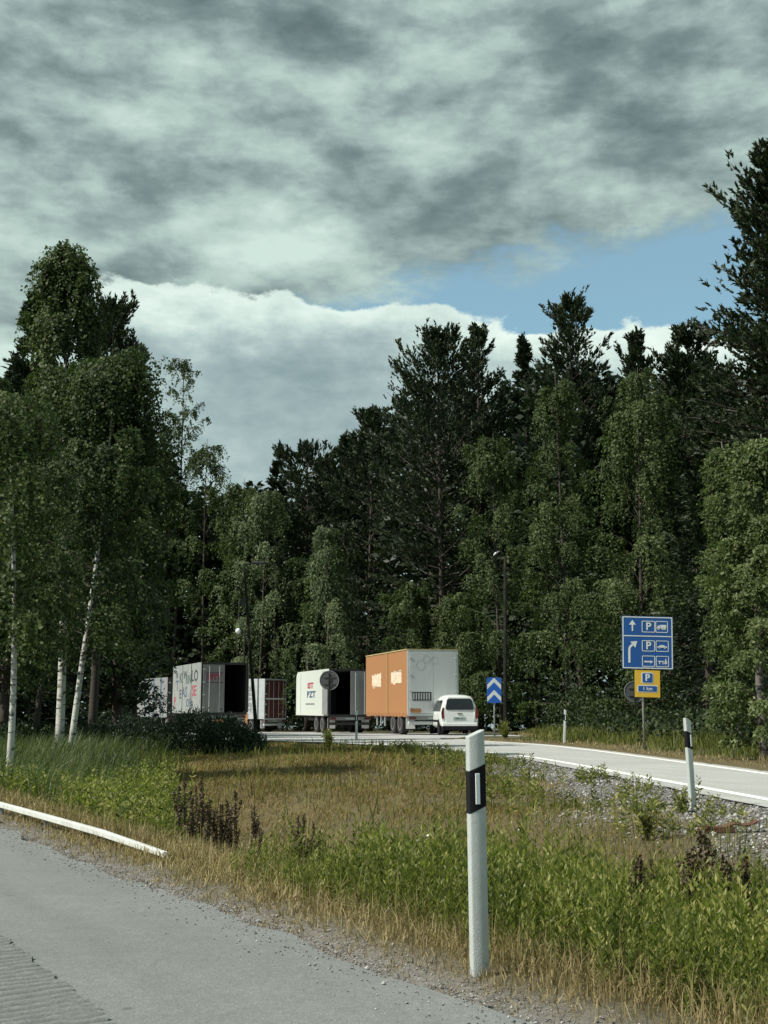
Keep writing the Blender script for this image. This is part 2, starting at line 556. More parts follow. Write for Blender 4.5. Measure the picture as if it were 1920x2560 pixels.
M['birch_leaf'] = leafy('birch_leaves', [(0, (0.026, 0.043, 0.017)), (0.5, (0.060, 0.086, 0.031)), (0.85, (0.110, 0.138, 0.054)), (1, (0.165, 0.185, 0.085))], 0.30, spec=0.15)
M['birch_grey_leaf'] = leafy('greyish_birch_leaves', [(0, (0.048, 0.070, 0.036)), (0.5, (0.100, 0.132, 0.064)), (0.85, (0.160, 0.190, 0.100)), (1, (0.23, 0.25, 0.145))], 0.28, spec=0.15)
M['willow_leaf'] = leafy('broad_leaves', [(0, (0.038, 0.058, 0.021)), (0.45, (0.080, 0.108, 0.038)), (0.85, (0.145, 0.175, 0.072)), (1, (0.23, 0.26, 0.13))], 0.32, spec=0.15, rough=0.45)
M['pine_needle'] = leafy('pine_needles', [(0, (0.014, 0.024, 0.011)), (0.6, (0.030, 0.046, 0.019)), (1, (0.060, 0.074, 0.030))], 0.12)
M['spruce_needle'] = leafy('spruce_needles', [(0, (0.010, 0.018, 0.009)), (0.6, (0.022, 0.036, 0.014)), (1, (0.048, 0.066, 0.024))], 0.10)
M['shrub_leaf'] = leafy('dark_shrub_leaves', [(0, (0.016, 0.030, 0.018)), (0.6, (0.032, 0.054, 0.029)), (1, (0.058, 0.085, 0.043))], 0.2)
M['under_leaf'] = leafy('undergrowth_leaves', [(0, (0.014, 0.025, 0.010)), (0.6, (0.030, 0.048, 0.016)), (1, (0.080, 0.098, 0.034))], 0.22)
M['dry_grass'] = leafy('dry_grass', [(0, (0.15, 0.115, 0.052)), (0.5, (0.31, 0.25, 0.120)), (0.85, (0.46, 0.385, 0.20)), (1, (0.22, 0.23, 0.07))], 0.32, tcol=(1.0, 1.0, 0.75))
M['brown_grass'] = leafy('brown_grass', [(0, (0.10, 0.074, 0.026)), (0.45, (0.200, 0.152, 0.050)), (0.72, (0.31, 0.24, 0.085)), (0.9, (0.16, 0.170, 0.046)), (1, (0.14, 0.165, 0.040))], 0.36, tcol=(1.0, 1.0, 0.7))
M['green_grass'] = leafy('green_grass', [(0, (0.065, 0.076, 0.020)), (0.5, (0.150, 0.160, 0.038)), (0.8, (0.24, 0.235, 0.066)), (1, (0.38, 0.32, 0.13))], 0.38)
M['weed_leaf'] = leafy('weed_leaves', [(0, (0.060, 0.080, 0.020)), (0.4, (0.150, 0.168, 0.038)), (0.75, (0.27, 0.265, 0.070)), (1, (0.42, 0.40, 0.15))], 0.45)
M['reed_leaf'] = leafy('pale_long_grass', [(0, (0.060, 0.082, 0.030)), (0.5, (0.110, 0.138, 0.060)), (1, (0.24, 0.27, 0.16))], 0.3)
M['petal'] = leafy('white_petals', [(0, (0.6, 0.6, 0.5)), (1, (0.8, 0.8, 0.75))], 0.2)


def stone_mat():
    m = bpy.data.materials.new('gravel_stone')
    m.use_nodes = True
    N = Nodes(m.node_tree)
    a = N.n('ShaderNodeAttribute', attribute_name='var')
    c = N.ramp(a.outputs['Fac'], [(0, (0.07, 0.066, 0.063)), (0.35, (0.14, 0.132, 0.126)), (0.6, (0.225, 0.212, 0.20)), (0.88, (0.33, 0.32, 0.305)), (1, (0.50, 0.485, 0.46))])
    p = N.n('ShaderNodeBsdfPrincipled')
    N.link(c, p.inputs['Base Color'])
    p.inputs['Roughness'].default_value = 0.85
    o = N.n('ShaderNodeOutputMaterial')
    N.link(p.outputs[0], o.inputs[0])
    return m


M['stone'] = stone_mat()


def ground_mat():
    m = bpy.data.materials.new('verge_soil')
    m.use_nodes = True
    N = Nodes(m.node_tree)
    g = N.n('ShaderNodeTexCoord').outputs['Object']
    def A(k):
        return N.n('ShaderNodeAttribute', attribute_name=k).outputs['Fac']
    n1 = N.noise(g, 3.0, 5, 0.65)
    n2 = N.noise(g, 28.0, 4, 0.7)
    n3 = N.noise(g, 0.7, 3, 0.5)
    soil = N.ramp(n1, [(0.3, (0.055, 0.045, 0.028)), (0.7, (0.115, 0.09, 0.052))])
    green = N.ramp(n1, [(0.3, (0.035, 0.045, 0.016)), (0.7, (0.075, 0.085, 0.028))])
    dry = N.ramp(N.m('ADD', N.m('MULTIPLY', n1, 0.5), N.m('MULTIPLY', n2, 0.5)), [(0.3, (0.064, 0.049, 0.021)), (0.7, (0.150, 0.115, 0.047))])
    grav = N.ramp(n2, [(0.25, (0.085, 0.082, 0.078)), (0.5, (0.155, 0.148, 0.138)), (0.75, (0.27, 0.26, 0.245))])
    c = N.mix(A('w_green'), soil, green)
    c = N.mix(A('w_dry'), c, dry)
    c = N.mix(N.m('MULTIPLY', A('w_gravel'), N.smooth(n3, 0.1, 0.4)), c, grav)
    p = N.n('ShaderNodeBsdfPrincipled')
    N.link(c, p.inputs['Base Color'])
    p.inputs['Roughness'].default_value = 0.95
    b = N.n('ShaderNodeBump')
    b.inputs['Strength'].default_value = 0.8
    b.inputs['Distance'].default_value = 0.03
    N.link(N.m('ADD', n1, n2), b.inputs['Height']); N.link(b.outputs[0], p.inputs['Normal'])
    o = N.n('ShaderNodeOutputMaterial')
    N.link(p.outputs[0], o.inputs[0])
    return m


M['ground'] = ground_mat()

# ------------------------------------------------------------------ layout of the land
ED = Vector((-0.586, 1.0, 0)).normalized()             # direction of the near road
EN = Vector((ED.y, -ED.x, 0))                         # to its right, towards the verge
E0 = Vector((0.44, 4.48, 0))


def s_edge(x, y):
    """metres to the right of the near road's asphalt edge"""
    return (x - E0.x) * EN.x + (y - E0.y) * EN.y


NEAR = np.array([(5.9, -4), (5.6, 0), (5.25, 6), (4.95, 10), (4.56, 14.5), (4.28, 17.1), (4.0, 19.7), (3.67, 23.0), (3.13, 27.0), (2.2, 30.4), (0.8, 33.8), (-1.2, 37.1), (-5, 40.8), (-12, 44.0), (-22, 46.5), (-40, 48.5)], float)
FAR = np.array([(8.4, -4), (8.0, 0), (7.5, 6), (7.12, 10), (6.74, 14.5), (6.52, 17.1), (6.29, 19.7), (6.0, 23.0), (5.62, 27.0), (5.2, 30.8), (4.5, 35.0), (3.3, 38.2), (0.9, 43.0), (-6, 47.0), (-20, 50.0), (-40, 51.5)], float)


def smooth_line(P, n=12):
    """Catmull-Rom through the points"""
    out = []
    Q = np.vstack([2 * P[0] - P[1], P, 2 * P[-1] - P[-2]])
    for i in range(1, len(Q) - 2):
        for k in range(n):
            t = k / n
            a, b, c, d = Q[i - 1], Q[i], Q[i + 1], Q[i + 2]
            out.append(0.5 * (2 * b + (c - a) * t + (2 * a - 5 * b + 4 * c - d) * t * t + (3 * b - a - 3 * c + d) * t ** 3))
    out.append(P[-1])
    return np.array(out)


NEAR_S, FAR_S = smooth_line(NEAR), smooth_line(FAR)


def base_z(x, y):
    d = np.maximum(0, np.asarray(y, float) - 40.0)
    return -0.0175 * d * d / (d + 6.0)


def ramp_near_x(y):
    return np.interp(y, NEAR_S[:, 1], NEAR_S[:, 0])


def ramp_far_x(y):
    return np.interp(y, FAR_S[:, 1], FAR_S[:, 0])


def sstep(v, a, b):
    t = np.clip((np.asarray(v, float) - a) / (b - a), 0, 1)
    return t * t * (3 - 2 * t)


LOT = [(-15, 60), (-13, 43.2), (-5, 39.4), (0.9, 41.2), (5.5, 48), (6.5, 60), (4, 70), (-2, 80), (-5, 95), (-12, 96), (-28, 104), (-25, 90)]


def inside(poly, x, y):
    x, y = np.asarray(x, float), np.asarray(y, float)
    r = np.zeros(x.shape, bool)
    j = len(poly) - 1
    for i in range(len(poly)):
        xi, yi = poly[i]; xj, yj = poly[j]
        c = ((yi > y) != (yj > y)) & (x < (xj - xi) * (y - yi) / (yj - yi + 1e-12) + xi)
        r ^= c
        j = i
    return r


def land(x, y):
    x, y = np.asarray(x, float), np.asarray(y, float)
    s = s_edge(x, y)
    xr, xf = ramp_near_x(y), ramp_far_x(y)
    z = base_z(x, y).copy()
    r = xr - x                                        # metres left of the ramp line
    between = sstep(s, 0.15, 1.6) * sstep(r, 0.5, 2.0)
    ditch = np.exp(-((s - 2.3) / 1.4) ** 2) * 0.38 * (1 - 0.8 * sstep(y, 12, 20))
    z = z - ditch * between * (y < 45)
    z = z + 0.22 * np.exp(-((x + 0.9) / 2.8) ** 2 - ((y - 24) / 6.0) ** 2) * sstep(s, 1.5, 4.0) * sstep(r, 0.8, 2.5)
    z = z + (fbm(x, y, 1.6, 3) - 0.5) * 0.10 * sstep(s, 0.2, 1.2) * sstep(np.minimum(r, 99), 0.2, 1.2) * (x < xr)
    right = sstep(x - xf, 0.6, 2.5)
    z = z + right * ((fbm(x, y, 2.5, 9) - 0.5) * 0.2 + 0.02)
    # sunk under the carriageways
    on_near = (s < 0.06)
    on_ramp = (x > xr - 0.30) & (x < xf + 0.30) & (y < 47)
    lot = inside(LOT, x, y)
    z = np.where(on_near, z - 0.10 - 0 * z, z)
    z = np.where(on_ramp | lot, base_z(x, y) - 0.14, z)
    z = z - 0.03 * (1 - sstep(s, 0.06, 0.5)) * (s >= 0.06)
    z = z - 0.02 * (x <= xr)
    return z


def ground_at(x, y):
    return float(land(np.array([x]), np.array([y]))[0])


def green_zone(x, y):
    """where the lush green growth stands, 0..1"""
    s = s_edge(x, y)
    wob = fbm(x, y, 1.0, 17) - 0.5
    top = 1.35 + 1.75 * sstep(x, -1.0, 0.9)
    right = sstep(s + wob * 0.5, 0.62, 1.1) * sstep(top - s + wob * 1.6, -0.3, 0.35) * sstep(y + wob, 10.6, 9.2) * sstep(x, -1.3, -0.3)
    left = sstep(-x / np.maximum(y, 1) + wob * 0.06, 0.165, 0.205) * sstep(s + wob * 0.6, 0.85, 1.4) * (y > 7.5)
    return np.maximum(right, left)


def build_ground():
    xs = np.concatenate([[-900, -500, -250, -140, -90, -65, -50], np.arange(-42, -12, 1.5), np.arange(-12, 9, 0.22), np.arange(9, 30, 1.0), [32, 40, 60, 90, 140, 250, 500, 900]])
    ys = np.concatenate([[-300, -120, -60, -30, -15, -8], np.arange(-4, 3, 0.8), np.arange(3, 34, 0.22), np.arange(34, 60, 0.6), np.arange(60, 120, 3), [125, 140, 170, 230, 330, 500, 900, 1500]])
    X, Y = np.meshgrid(xs, ys)
    x, y = X.ravel(), Y.ravel()
    z = land(x, y)
    nx, ny = len(xs), len(ys)
    i = (np.arange(ny - 1)[:, None] * nx + np.arange(nx - 1)[None, :]).ravel()
    q = np.stack([i, i + 1, i + nx + 1, i + nx], 1)
    s = s_edge(x, y); r = ramp_near_x(y) - x
    wob = (fbm(x, y, 1.3, 5) - 0.5)
    med = (s > -0.3) & (r > -0.6) & (y < 44)
    grav = med * (np.exp(-(np.maximum(0, s) / 0.45) ** 2) + sstep(r + wob * 2.4, 2.8, 1.2) * (y < 33))
    gz = green_zone(x, y)
    dry = med * (1 - gz) * (0.55 + 0.45 * sstep(fbm(x, y, 1.7, 33), 0.3, 0.6)) + (x > ramp_far_x(y)) * sstep(x - ramp_far_x(y) + wob, 2.6, 1.2)
    green = np.where(med, 1 - np.clip(dry, 0, 1), 0.7)
    o = np_mesh('ground', np.stack([x, y, z], 1), quads=q, mat=M['ground'], attrs={'w_gravel': np.clip(grav, 0, 1), 'w_dry': np.clip(dry, 0, 1), 'w_green': np.clip(green, 0, 1)}, smooth=True)
    tag(o, 'grassy verge and soil around the two roads', None, None, 'structure')


build_ground()


def ribbon(name, A, B, mat, lift, n_across=1, kind='structure', zfun=base_z):
    """sheet between two polylines of equal length"""
    A, B = np.asarray(A, float), np.asarray(B, float)
    n, m = len(A), n_across + 1
    t = np.linspace(0, 1, m)
    P = A[:, None, :] * (1 - t)[None, :, None] + B[:, None, :] * t[None, :, None]
    P = P.reshape(-1, 2)
    z = zfun(P[:, 0], P[:, 1]) + lift
    i = (np.arange(n - 1)[:, None] * m + np.arange(m - 1)[None, :]).ravel()
    q = np.stack([i, i + 1, i + m + 1, i + m], 1)
    o = np_mesh(name, np.column_stack([P, z]), quads=q, mat=mat)
    if kind:
        o['kind'] = kind
    return o


def offset(P, d):
    P = np.asarray(P, float)
    T = np.gradient(P, axis=0)
    T /= np.linalg.norm(T, axis=1)[:, None]
    return P + np.stack([T[:, 1], -T[:, 0]], 1) * d


# the near road: its edge crumbles into the verge
tt = np.arange(-14, 62, 0.06)
ragged = (fbm(tt, tt * 0 + 3, 0.7, 2, 4) - 0.5) * 0.34 + (fbm(tt, tt * 0 + 9, 3.5, 8, 2) - 0.5) * 0.26
edge_pts = np.array([(E0.x + ED.x * t + EN.x * r, E0.y + ED.y * t + EN.y * r) for t, r in zip(tt, ragged)])
left_pts = np.array([(E0.x + ED.x * t - EN.x * 9.5, E0.y + ED.y * t - EN.y * 9.5) for t in tt])
ribbon('main_road', left_pts, edge_pts, M['asphalt_near'], 0.0, 3)

# milled rumble strip on the shoulder: real grooves
def build_grooves():
    p0 = np.array([-0.93, 4.40]); p1 = np.array([-1.85, 6.02])
    dirv = (p1 - p0) / np.linalg.norm(p1 - p0)
    nrm = np.array([-dirv[1], dirv[0]])                # to the left
    L, W, step = 6.0, 1.3, 0.010
    us = np.arange(-3.0, L, step)
    vs = np.linspace(0, W, 16)
    U, V = np.meshgrid(us, vs, indexing='ij')
    jit = (fbm(U.ravel() * 3, V.ravel() * 3, 0.15, 4).reshape(U.shape) - 0.5) * 0.05 * (V < 0.12)
    PX = p0[0] + dirv[0] * U + nrm[0] * (V + jit)
    PY = p0[1] + dirv[1] * U + nrm[1] * (V + jit)
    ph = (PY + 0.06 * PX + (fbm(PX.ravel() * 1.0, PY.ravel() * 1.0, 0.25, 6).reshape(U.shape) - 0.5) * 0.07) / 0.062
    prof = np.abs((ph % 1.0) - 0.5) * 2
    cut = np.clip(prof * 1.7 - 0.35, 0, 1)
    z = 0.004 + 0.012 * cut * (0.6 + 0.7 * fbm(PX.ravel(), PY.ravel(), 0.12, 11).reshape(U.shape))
    n, m = U.shape
    i = (np.arange(n - 1)[:, None] * m + np.arange(m - 1)[None, :]).ravel()
    q = np.stack([i, i + 1, i + m + 1, i + m], 1)
    o = np_mesh('rumble_strip', np.stack([PX.ravel(), PY.ravel(), z.ravel()], 1), quads=q, mat=M['groove'], attrs={'shade_grime': (1 - cut).ravel()})  # groove bottoms coloured darker to stand in for shade, as well as dirt
    tag(o, None, None, None, 'structure')


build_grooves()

# the slip road with its painted edge lines, and the parking area
rag = (fbm(np.arange(len(NEAR_S)) * 0.4, np.zeros(len(NEAR_S)), 1.0, 5) - 0.5) * 0.2
nr_out = offset(NEAR_S, -0.42) + np.stack([rag, rag * 0], 1)
fr_out = offset(FAR_S, 0.35)
ribbon('slip_road', nr_out, fr_out, M['asphalt_ramp'], 0.0, 4)
k = len(NEAR_S) - 26
ribbon('near_edge_line', offset(NEAR_S, -0.09)[:k], offset(NEAR_S, 0.09)[:k], M['line'], 0.004)
k = len(FAR_S) - 38
ribbon('far_edge_line', offset(FAR_S, -0.09)[:k], offset(FAR_S, 0.09)[:k], M['line'], 0.004)


def build_lot():
    xs = np.arange(-48, 9, 1.0); ys = np.arange(38, 106, 1.0)
    X, Y = np.meshgrid(xs, ys)
    nx = len(xs)
    i = (np.arange(len(ys) - 1)[:, None] * nx + np.arange(nx - 1)[None, :]).ravel()
    cx = X.ravel()[i] + 0.5; cy = Y.ravel()[i] + 0.5
    i = i[inside(LOT, cx, cy)]
    q = np.stack([i, i + 1, i + nx + 1, i + nx], 1)
    o = np_mesh('parking_area', np.column_stack([X.ravel(), Y.ravel(), base_z(X.ravel(), Y.ravel()) - 0.006]), quads=q, mat=M['asphalt_lot'])
    o['kind'] = 'structure'


build_lot()

# ------------------------------------------------------------------ vegetation builders
def rng_unit(rng, n):
    v = rng.normal(size=(n, 3))
    return v / np.linalg.norm(v, axis=1)[:, None]


def leaf_quads(P, D, size, width, rng, out=None):
    """kite-shaped leaves at P pointing along D (unit), returns verts (n*4,3); out: the way most blades face"""
    n = len(P)
    S = np.cross(D, rng_unit(rng, n) if out is None else out + rng_unit(rng, n) * 0.75)
    S /= np.maximum(np.linalg.norm(S, axis=1), 1e-6)[:, None]
    sz = np.asarray(size).reshape(-1, 1) if hasattr(size, '__len__') else size
    tip = P + D * sz
    mid = P + D * sz * 0.45
    V = np.stack([P, mid + S * sz * width, tip, mid - S * sz * width], 1)
    return V.reshape(-1, 3)


def quads_for(n):
    return np.arange(n * 4).reshape(n, 4)


def trunk_axis(H, rng, lean=0.0, lean_az=0.0, wob=0.15):
    zs = np.linspace(0, 1, 14)
    ph = rng.uniform(0, 6.28, 4)
    ax = np.sin(zs * 3.1 + ph[0]) * wob - np.sin(ph[0]) * wob + lean * math.cos(lean_az) * zs ** 1.1 * H
    ay = np.sin(zs * 2.6 + ph[1]) * wob - np.sin(ph[1]) * wob + lean * math.sin(lean_az) * zs ** 1.1 * H
    return zs * H, ax, ay


def birch(name, label, cat, loc, H, hb, RAD, seed, leaf=0.09, n_limb=44, n_twig=24, n_leaf=22, droop=0.9, prof=None, lean=0.0, lean_az=0.0,
          mat='birch_leaf', barkm='birch_bark', r0=None, group=None, width=0.34, rise=(25, 62), flat=0.9, wob=0.15, tree_name='birch_tree', tone=0.0, depth_scale=1.0):
    rng = np.random.default_rng(seed)
    root = thing(name, label, cat, loc, 0, group)
    zs, ax, ay = trunk_axis(H, rng, lean, lean_az, wob)
    r0 = r0 or (0.05 + 0.0085 * H)
    mb = MB()
    mb.tube([(a, b, z - 0.15 * (i == 0)) for i, (a, b, z) in enumerate(zip(ax, ay, zs))], [r0 * (1 - 0.93 * (z / H)) + 0.006 for z in zs], 8)
    t = np.sort(rng.uniform(0, 1, n_limb)) ** 0.9
    prof = prof or (lambda t: np.sin(np.pi * np.clip(t * 0.83 + 0.15, 0, 1)) ** 0.75)
    z0 = hb + (H - hb) * t * 0.96
    reach = RAD * prof(t) * rng.uniform(0.62, 1.18, n_limb)
    azm = np.arange(n_limb) * 2.39996 + rng.uniform(-0.5, 0.5, n_limb)
    el = np.radians(rise[0] + (rise[1] - rise[0]) * t + rng.uniform(-12, 12, n_limb))
    dirh = np.stack([np.cos(azm), np.sin(azm) * depth_scale], 1)
    bx, by = np.interp(z0, zs, ax), np.interp(z0, zs, ay)
    up = np.tan(el) * reach
    up = np.minimum(up, np.maximum(0.25, (H - z0) * 0.9 + 0.3))

    def limb_pt(i, u):
        return np.stack([bx[i] + dirh[i, 0] * reach[i] * u, by[i] + dirh[i, 1] * reach[i] * u, z0[i] + up[i] * (u ** 0.8) - droop * 0.28 * reach[i] * u ** 2.6], -1)

    for i in range(n_limb):
        pts = [limb_pt(np.array([i]), np.array([u]))[0] for u in (0, 0.35, 0.7, 1.0)]
        rr = max(0.010, 0.30 * r0 * (1 - 0.75 * t[i]))
        mb.tube(pts, [rr, rr * 0.7, rr * 0.45, rr * 0.15], 5, 1, cap=False)
    mb.build('trunk', [M[barkm], M['twig_bark']], root, smooth=True, fixn=False)
    # twigs
    li = np.repeat(np.arange(n_limb), n_twig)
    nt = len(li)
    u = rng.uniform(0.06, 1.03, nt) ** 0.7
    o = limb_pt(li, u)
    ja = azm[li] + rng.normal(0, 0.85, nt)
    tl = rng.uniform(0.35, 1.0, nt) * (0.50 + 0.30 * RAD)
    hx, hy = np.cos(ja), np.sin(ja) * depth_scale
    limb_tone = rng.uniform(-0.2, 0.2, n_limb)
    ti = np.repeat(np.arange(nt), n_leaf)
    v = rng.uniform(0.08, 1.0, len(ti))
    P = o[ti].copy()
    k = tl[ti]
    arc = 0.62 * (1 - (1 - v) ** 2.2)                    # twigs arch out, then hang
    P[:, 0] += hx[ti] * k * arc * flat
    P[:, 1] += hy[ti] * k * arc * flat
    P[:, 2] += k * (0.34 * v - droop * 1.30 * v ** 2.0)
    P += rng.normal(0, 0.012 + 0.20 * leaf, P.shape)
    D = rng.normal(0, 0.62, P.shape)
    D[:, 2] -= 0.55 * droop + 0.1
    D[:, 0] += hx[ti] * 0.4; D[:, 1] += hy[ti] * 0.4
    D /= np.linalg.norm(D, axis=1)[:, None]
    keep = P[:, 2] > 0.25
    P, D, ti = P[keep], D[keep], ti[keep]
    sz = leaf * rng.uniform(0.7, 1.35, len(P))
    crown_out = P - np.stack([np.interp(P[:, 2], zs, ax), np.interp(P[:, 2], zs, ay), P[:, 2]], 1)
    crown_out /= np.maximum(np.linalg.norm(crown_out, axis=1), 0.2)[:, None]
    limb_mid = limb_pt(li, np.full(nt, 0.6))[ti]
    puff = P - limb_mid
    puff /= np.maximum(np.linalg.norm(puff, axis=1), 0.2)[:, None]
    out = crown_out * 0.9 + puff * 0.6 + np.array([0, 0, 0.35])
    V = leaf_quads(P, D, sz, width, rng, out)
    var = np.clip(rng.normal(0.45 + tone, 0.20, len(P)) + limb_tone[li[ti]], 0, 1)
    np_mesh('crown', V, quads=quads_for(len(P)), mat=M[mat], parent=root, attrs={'var': np.repeat(var, 4)})
    return root


def conifer(name, label, cat, loc, H, hb, RAD, seed, kind='pine', n_limb=120, n_shoot=20, n_needle=11, shoot=0.42, prof=None, lean=0.0, lean_az=0.0, group=None, tone=0.0, gap=0.0, r0=None, fat=1.0):
    rng = np.random.default_rng(seed)
    root = thing(name, label, cat, loc, 0, group)
    zs, ax, ay = trunk_axis(H, rng, lean, lean_az, 0.12)
    r0 = r0 or (0.06 + 0.009 * H)
    mb = MB()
    mb.tube([(a, b, z - 0.2 * (i == 0)) for i, (a, b, z) in enumerate(zip(ax, ay, zs))], [r0 * (1 - 0.94 * (z / H)) + 0.008 for z in zs], 8)
    if kind == 'spruce':
        prof = prof or (lambda t: (1 - t) ** 0.85 * 0.97 + 0.03)
        el = lambda t: -12 + 62 * t ** 2
    else:
        prof = prof or (lambda t: np.minimum(1, (1 - t) ** 0.55 * 1.05 + 0.05) * np.minimum(1, 0.45 + t * 2.2))
        el = lambda t: 2 + 58 * t ** 1.3
    levels = max(8, n_limb // 5)
    t = np.repeat(np.linspace(0, 1, levels), 5)[:n_limb] + rng.normal(0, 0.012, min(n_limb, levels * 5))
    t = np.clip(t, 0, 1)
    n_limb = len(t)
    if gap:
        keep = rng.uniform(0, 1, n_limb) > gap * (vnoise(t * 10, t * 0, 1.6, seed) > 0.45)
        t = t[keep]; n_limb = len(t)
    z0 = hb + (H - hb) * t * 0.985
    reach = RAD * prof(t) * rng.uniform(0.60, 1.2, n_limb)
    azm = rng.uniform(0, 6.283, n_limb)
    e = np.radians(el(t) + rng.uniform(-9, 9, n_limb))
    bx, by = np.interp(z0, zs, ax), np.interp(z0, zs, ay)
    up = np.tan(e) * reach
    up = np.minimum(up, np.maximum(0.3, (H - z0) * 1.0 + 0.25))

    def limb_pt(i, u):
        bend = (0.22 if kind == 'spruce' else 0.10) * reach[i] * (u ** 2 - u * 0.9)
        return np.stack([bx[i] + np.cos(azm[i]) * reach[i] * u, by[i] + np.sin(azm[i]) * reach[i] * u, z0[i] + up[i] * u + bend], -1)

    for i in range(n_limb):
        pts = [limb_pt(np.array([i]), np.array([q]))[0] for q in (0, 0.5, 1.0)]
        rr = max(0.010, 0.28 * r0 * (1 - 0.8 * t[i]))
        mb.tube(pts, [rr, rr * 0.6, rr * 0.2], 4, cap=False)
    mb.build('trunk', M['pine_bark'], root, smooth=True, fixn=False)
    li = np.repeat(np.arange(n_limb), n_shoot)
    ns = len(li)
    u = rng.uniform(0.12 if kind == 'spruce' else 0.18, 1.0, ns) ** 0.9
    P = limb_pt(li, u)
    lat = rng.normal(0, 0.26, ns) * np.minimum(reach[li], 2.6) * (1.15 - u * 0.75)
    P[:, 0] += -np.sin(azm[li]) * lat; P[:, 1] += np.cos(azm[li]) * lat
    P[:, 2] += rng.normal(0, 0.10, ns)
    A = np.stack([np.cos(azm[li]), np.sin(azm[li]), np.zeros(ns)], 1) * 0.75
    A += np.stack([-np.sin(azm[li]), np.cos(azm[li]), np.zeros(ns)], 1) * (np.sign(lat) * 0.5)[:, None]
    upb = (0.05 + 0.9 * t[li] ** 2) if kind == 'spruce' else (0.55 + 1.1 * t[li] ** 2)
    A[:, 2] += upb
    if kind == 'spruce':
        A[:, 2] -= 0.35 * (1 - t[li])
    A += rng.normal(0, 0.28, A.shape)
    A /= np.linalg.norm(A, axis=1)[:, None]
    sl = shoot * rng.uniform(0.6, 1.3, ns)
    if True:                                             # leading shoots
        k = 5
        P = np.vstack([P, np.column_stack([np.full(k, ax[-1]), np.full(k, ay[-1]), H - np.linspace(0, 0.9, k) * shoot * 2.2])])
        lead = rng.normal(0, 0.22, (k, 3)); lead[:, 2] = 1
        A = np.vstack([A, lead / np.linalg.norm(lead, axis=1)[:, None]])
        sl = np.concatenate([sl, np.full(k, shoot * 1.5)])
        li = np.concatenate([li, np.full(k, n_limb - 1)])
        ns += k
    si = np.repeat(np.arange(ns), n_needle)
    w = rng.uniform(0, 0.85, len(si))
    B = P[si] + A[si] * (sl[si] * w)[:, None]
    D = A[si] * 0.95 + rng_unit(rng, len(si)) * 0.62 * fat
    D /= np.linalg.norm(D, axis=1)[:, None]
    nl = sl[si] * rng.uniform(0.38, 0.62, len(si))
    S = np.cross(D, rng_unit(rng, len(si)))
    S /= np.maximum(np.linalg.norm(S, axis=1), 1e-6)[:, None]
    wd = nl * 0.27
    V = np.stack([B - S * wd[:, None], B + S * wd[:, None], B + D * nl[:, None]], 1).reshape(-1, 3)
    tone_l = rng.uniform(-0.18, 0.18, n_limb)
    var = np.clip(rng.normal(0.45 + tone, 0.2, len(si)) + tone_l[li[si]], 0, 1)
    np_mesh('crown', V, tris=np.arange(len(si) * 3).reshape(-1, 3), mat=M['pine_needle' if kind == 'pine' else 'spruce_needle'], parent=root, attrs={'var': np.repeat(var, 3)})
    return root


def tree_base(px, y):
    x = gx(px, y)
    return (x, y, ground_at(x, y))


def top_h(px_top, py_top, y, zb):
    return at(px_top, py_top, y).z - zb


def B_(label, px, y, top, hw, bottom, seed, group=None, **kw):
    """birch by where its crown stands: base column px, depth y, crown top row, half width in photo pixels, crown bottom row"""
    b = tree_base(px, y)
    H = top_h(px, top, y, b[2])
    hb = max(0.25, at(px, bottom, y).z - b[2]) * (0.7 if y > 45 else 1.0)
    if y > 26:
        kw.setdefault('barkm', 'twig_bark')
    if y > 45:
        kw.setdefault('r0', 0.05 + 0.004 * H)
    kw['n_limb'] = int(kw.get('n_limb', 44) * (0.68 if y > 80 else 0.95))
    return birch('birch_tree', label, 'birch tree', b, H, hb, hw / FOC * y * (1.10 if y > 50 else 1.12), seed, group=group, **kw)


def C_(label, px, y, top, hw, bottom, seed, kind, group=None, **kw):
    b = tree_base(px, y)
    H = top_h(px, top, y, b[2])
    hb = max(0.3, at(px, bottom, y).z - b[2])
    kw['n_shoot'] = int(kw.get('n_shoot', 20) * 1.38)
    kw['n_limb'] = int(kw.get('n_limb', 120) * 1.15)
    kw['n_needle'] = 8
    kw['shoot'] = kw.get('shoot', 0.42) * 0.70
    if 'prof' in kw and not kw.get('gap'):
        f = kw['prof']
        g = 1.75 if kind == 'pine' else 1.35
        kw['prof'] = lambda t: np.minimum(0.98 + 0.1 * (1 - t), g * f(t))
    return conifer(kind + '_tree', label, kind + ' tree', b, H, hb, hw / FOC * y * 1.12, seed, kind, group=group, **kw)


# ------------------------------------------------------------------ the trees
def slim(t):
    return np.sin(np.pi * np.clip(t * 0.78 + 0.17, 0, 1)) ** 0.9

def dome(t):
    return np.minimum(1, (1 - t) ** 0.55 * 1.04) * np.minimum(1, 0.75 + t)

def cone(t):
    return np.clip((1 - t) ** 0.72 * 1.0 + 0.06, 0, 1.1) * np.minimum(1, 0.8 + t)

G_L = 'birches at the edge of the grass beside the main road'
G_W = 'conifers of the wood behind the parking area'
G_D = 'leafy trees along the front of the wood'

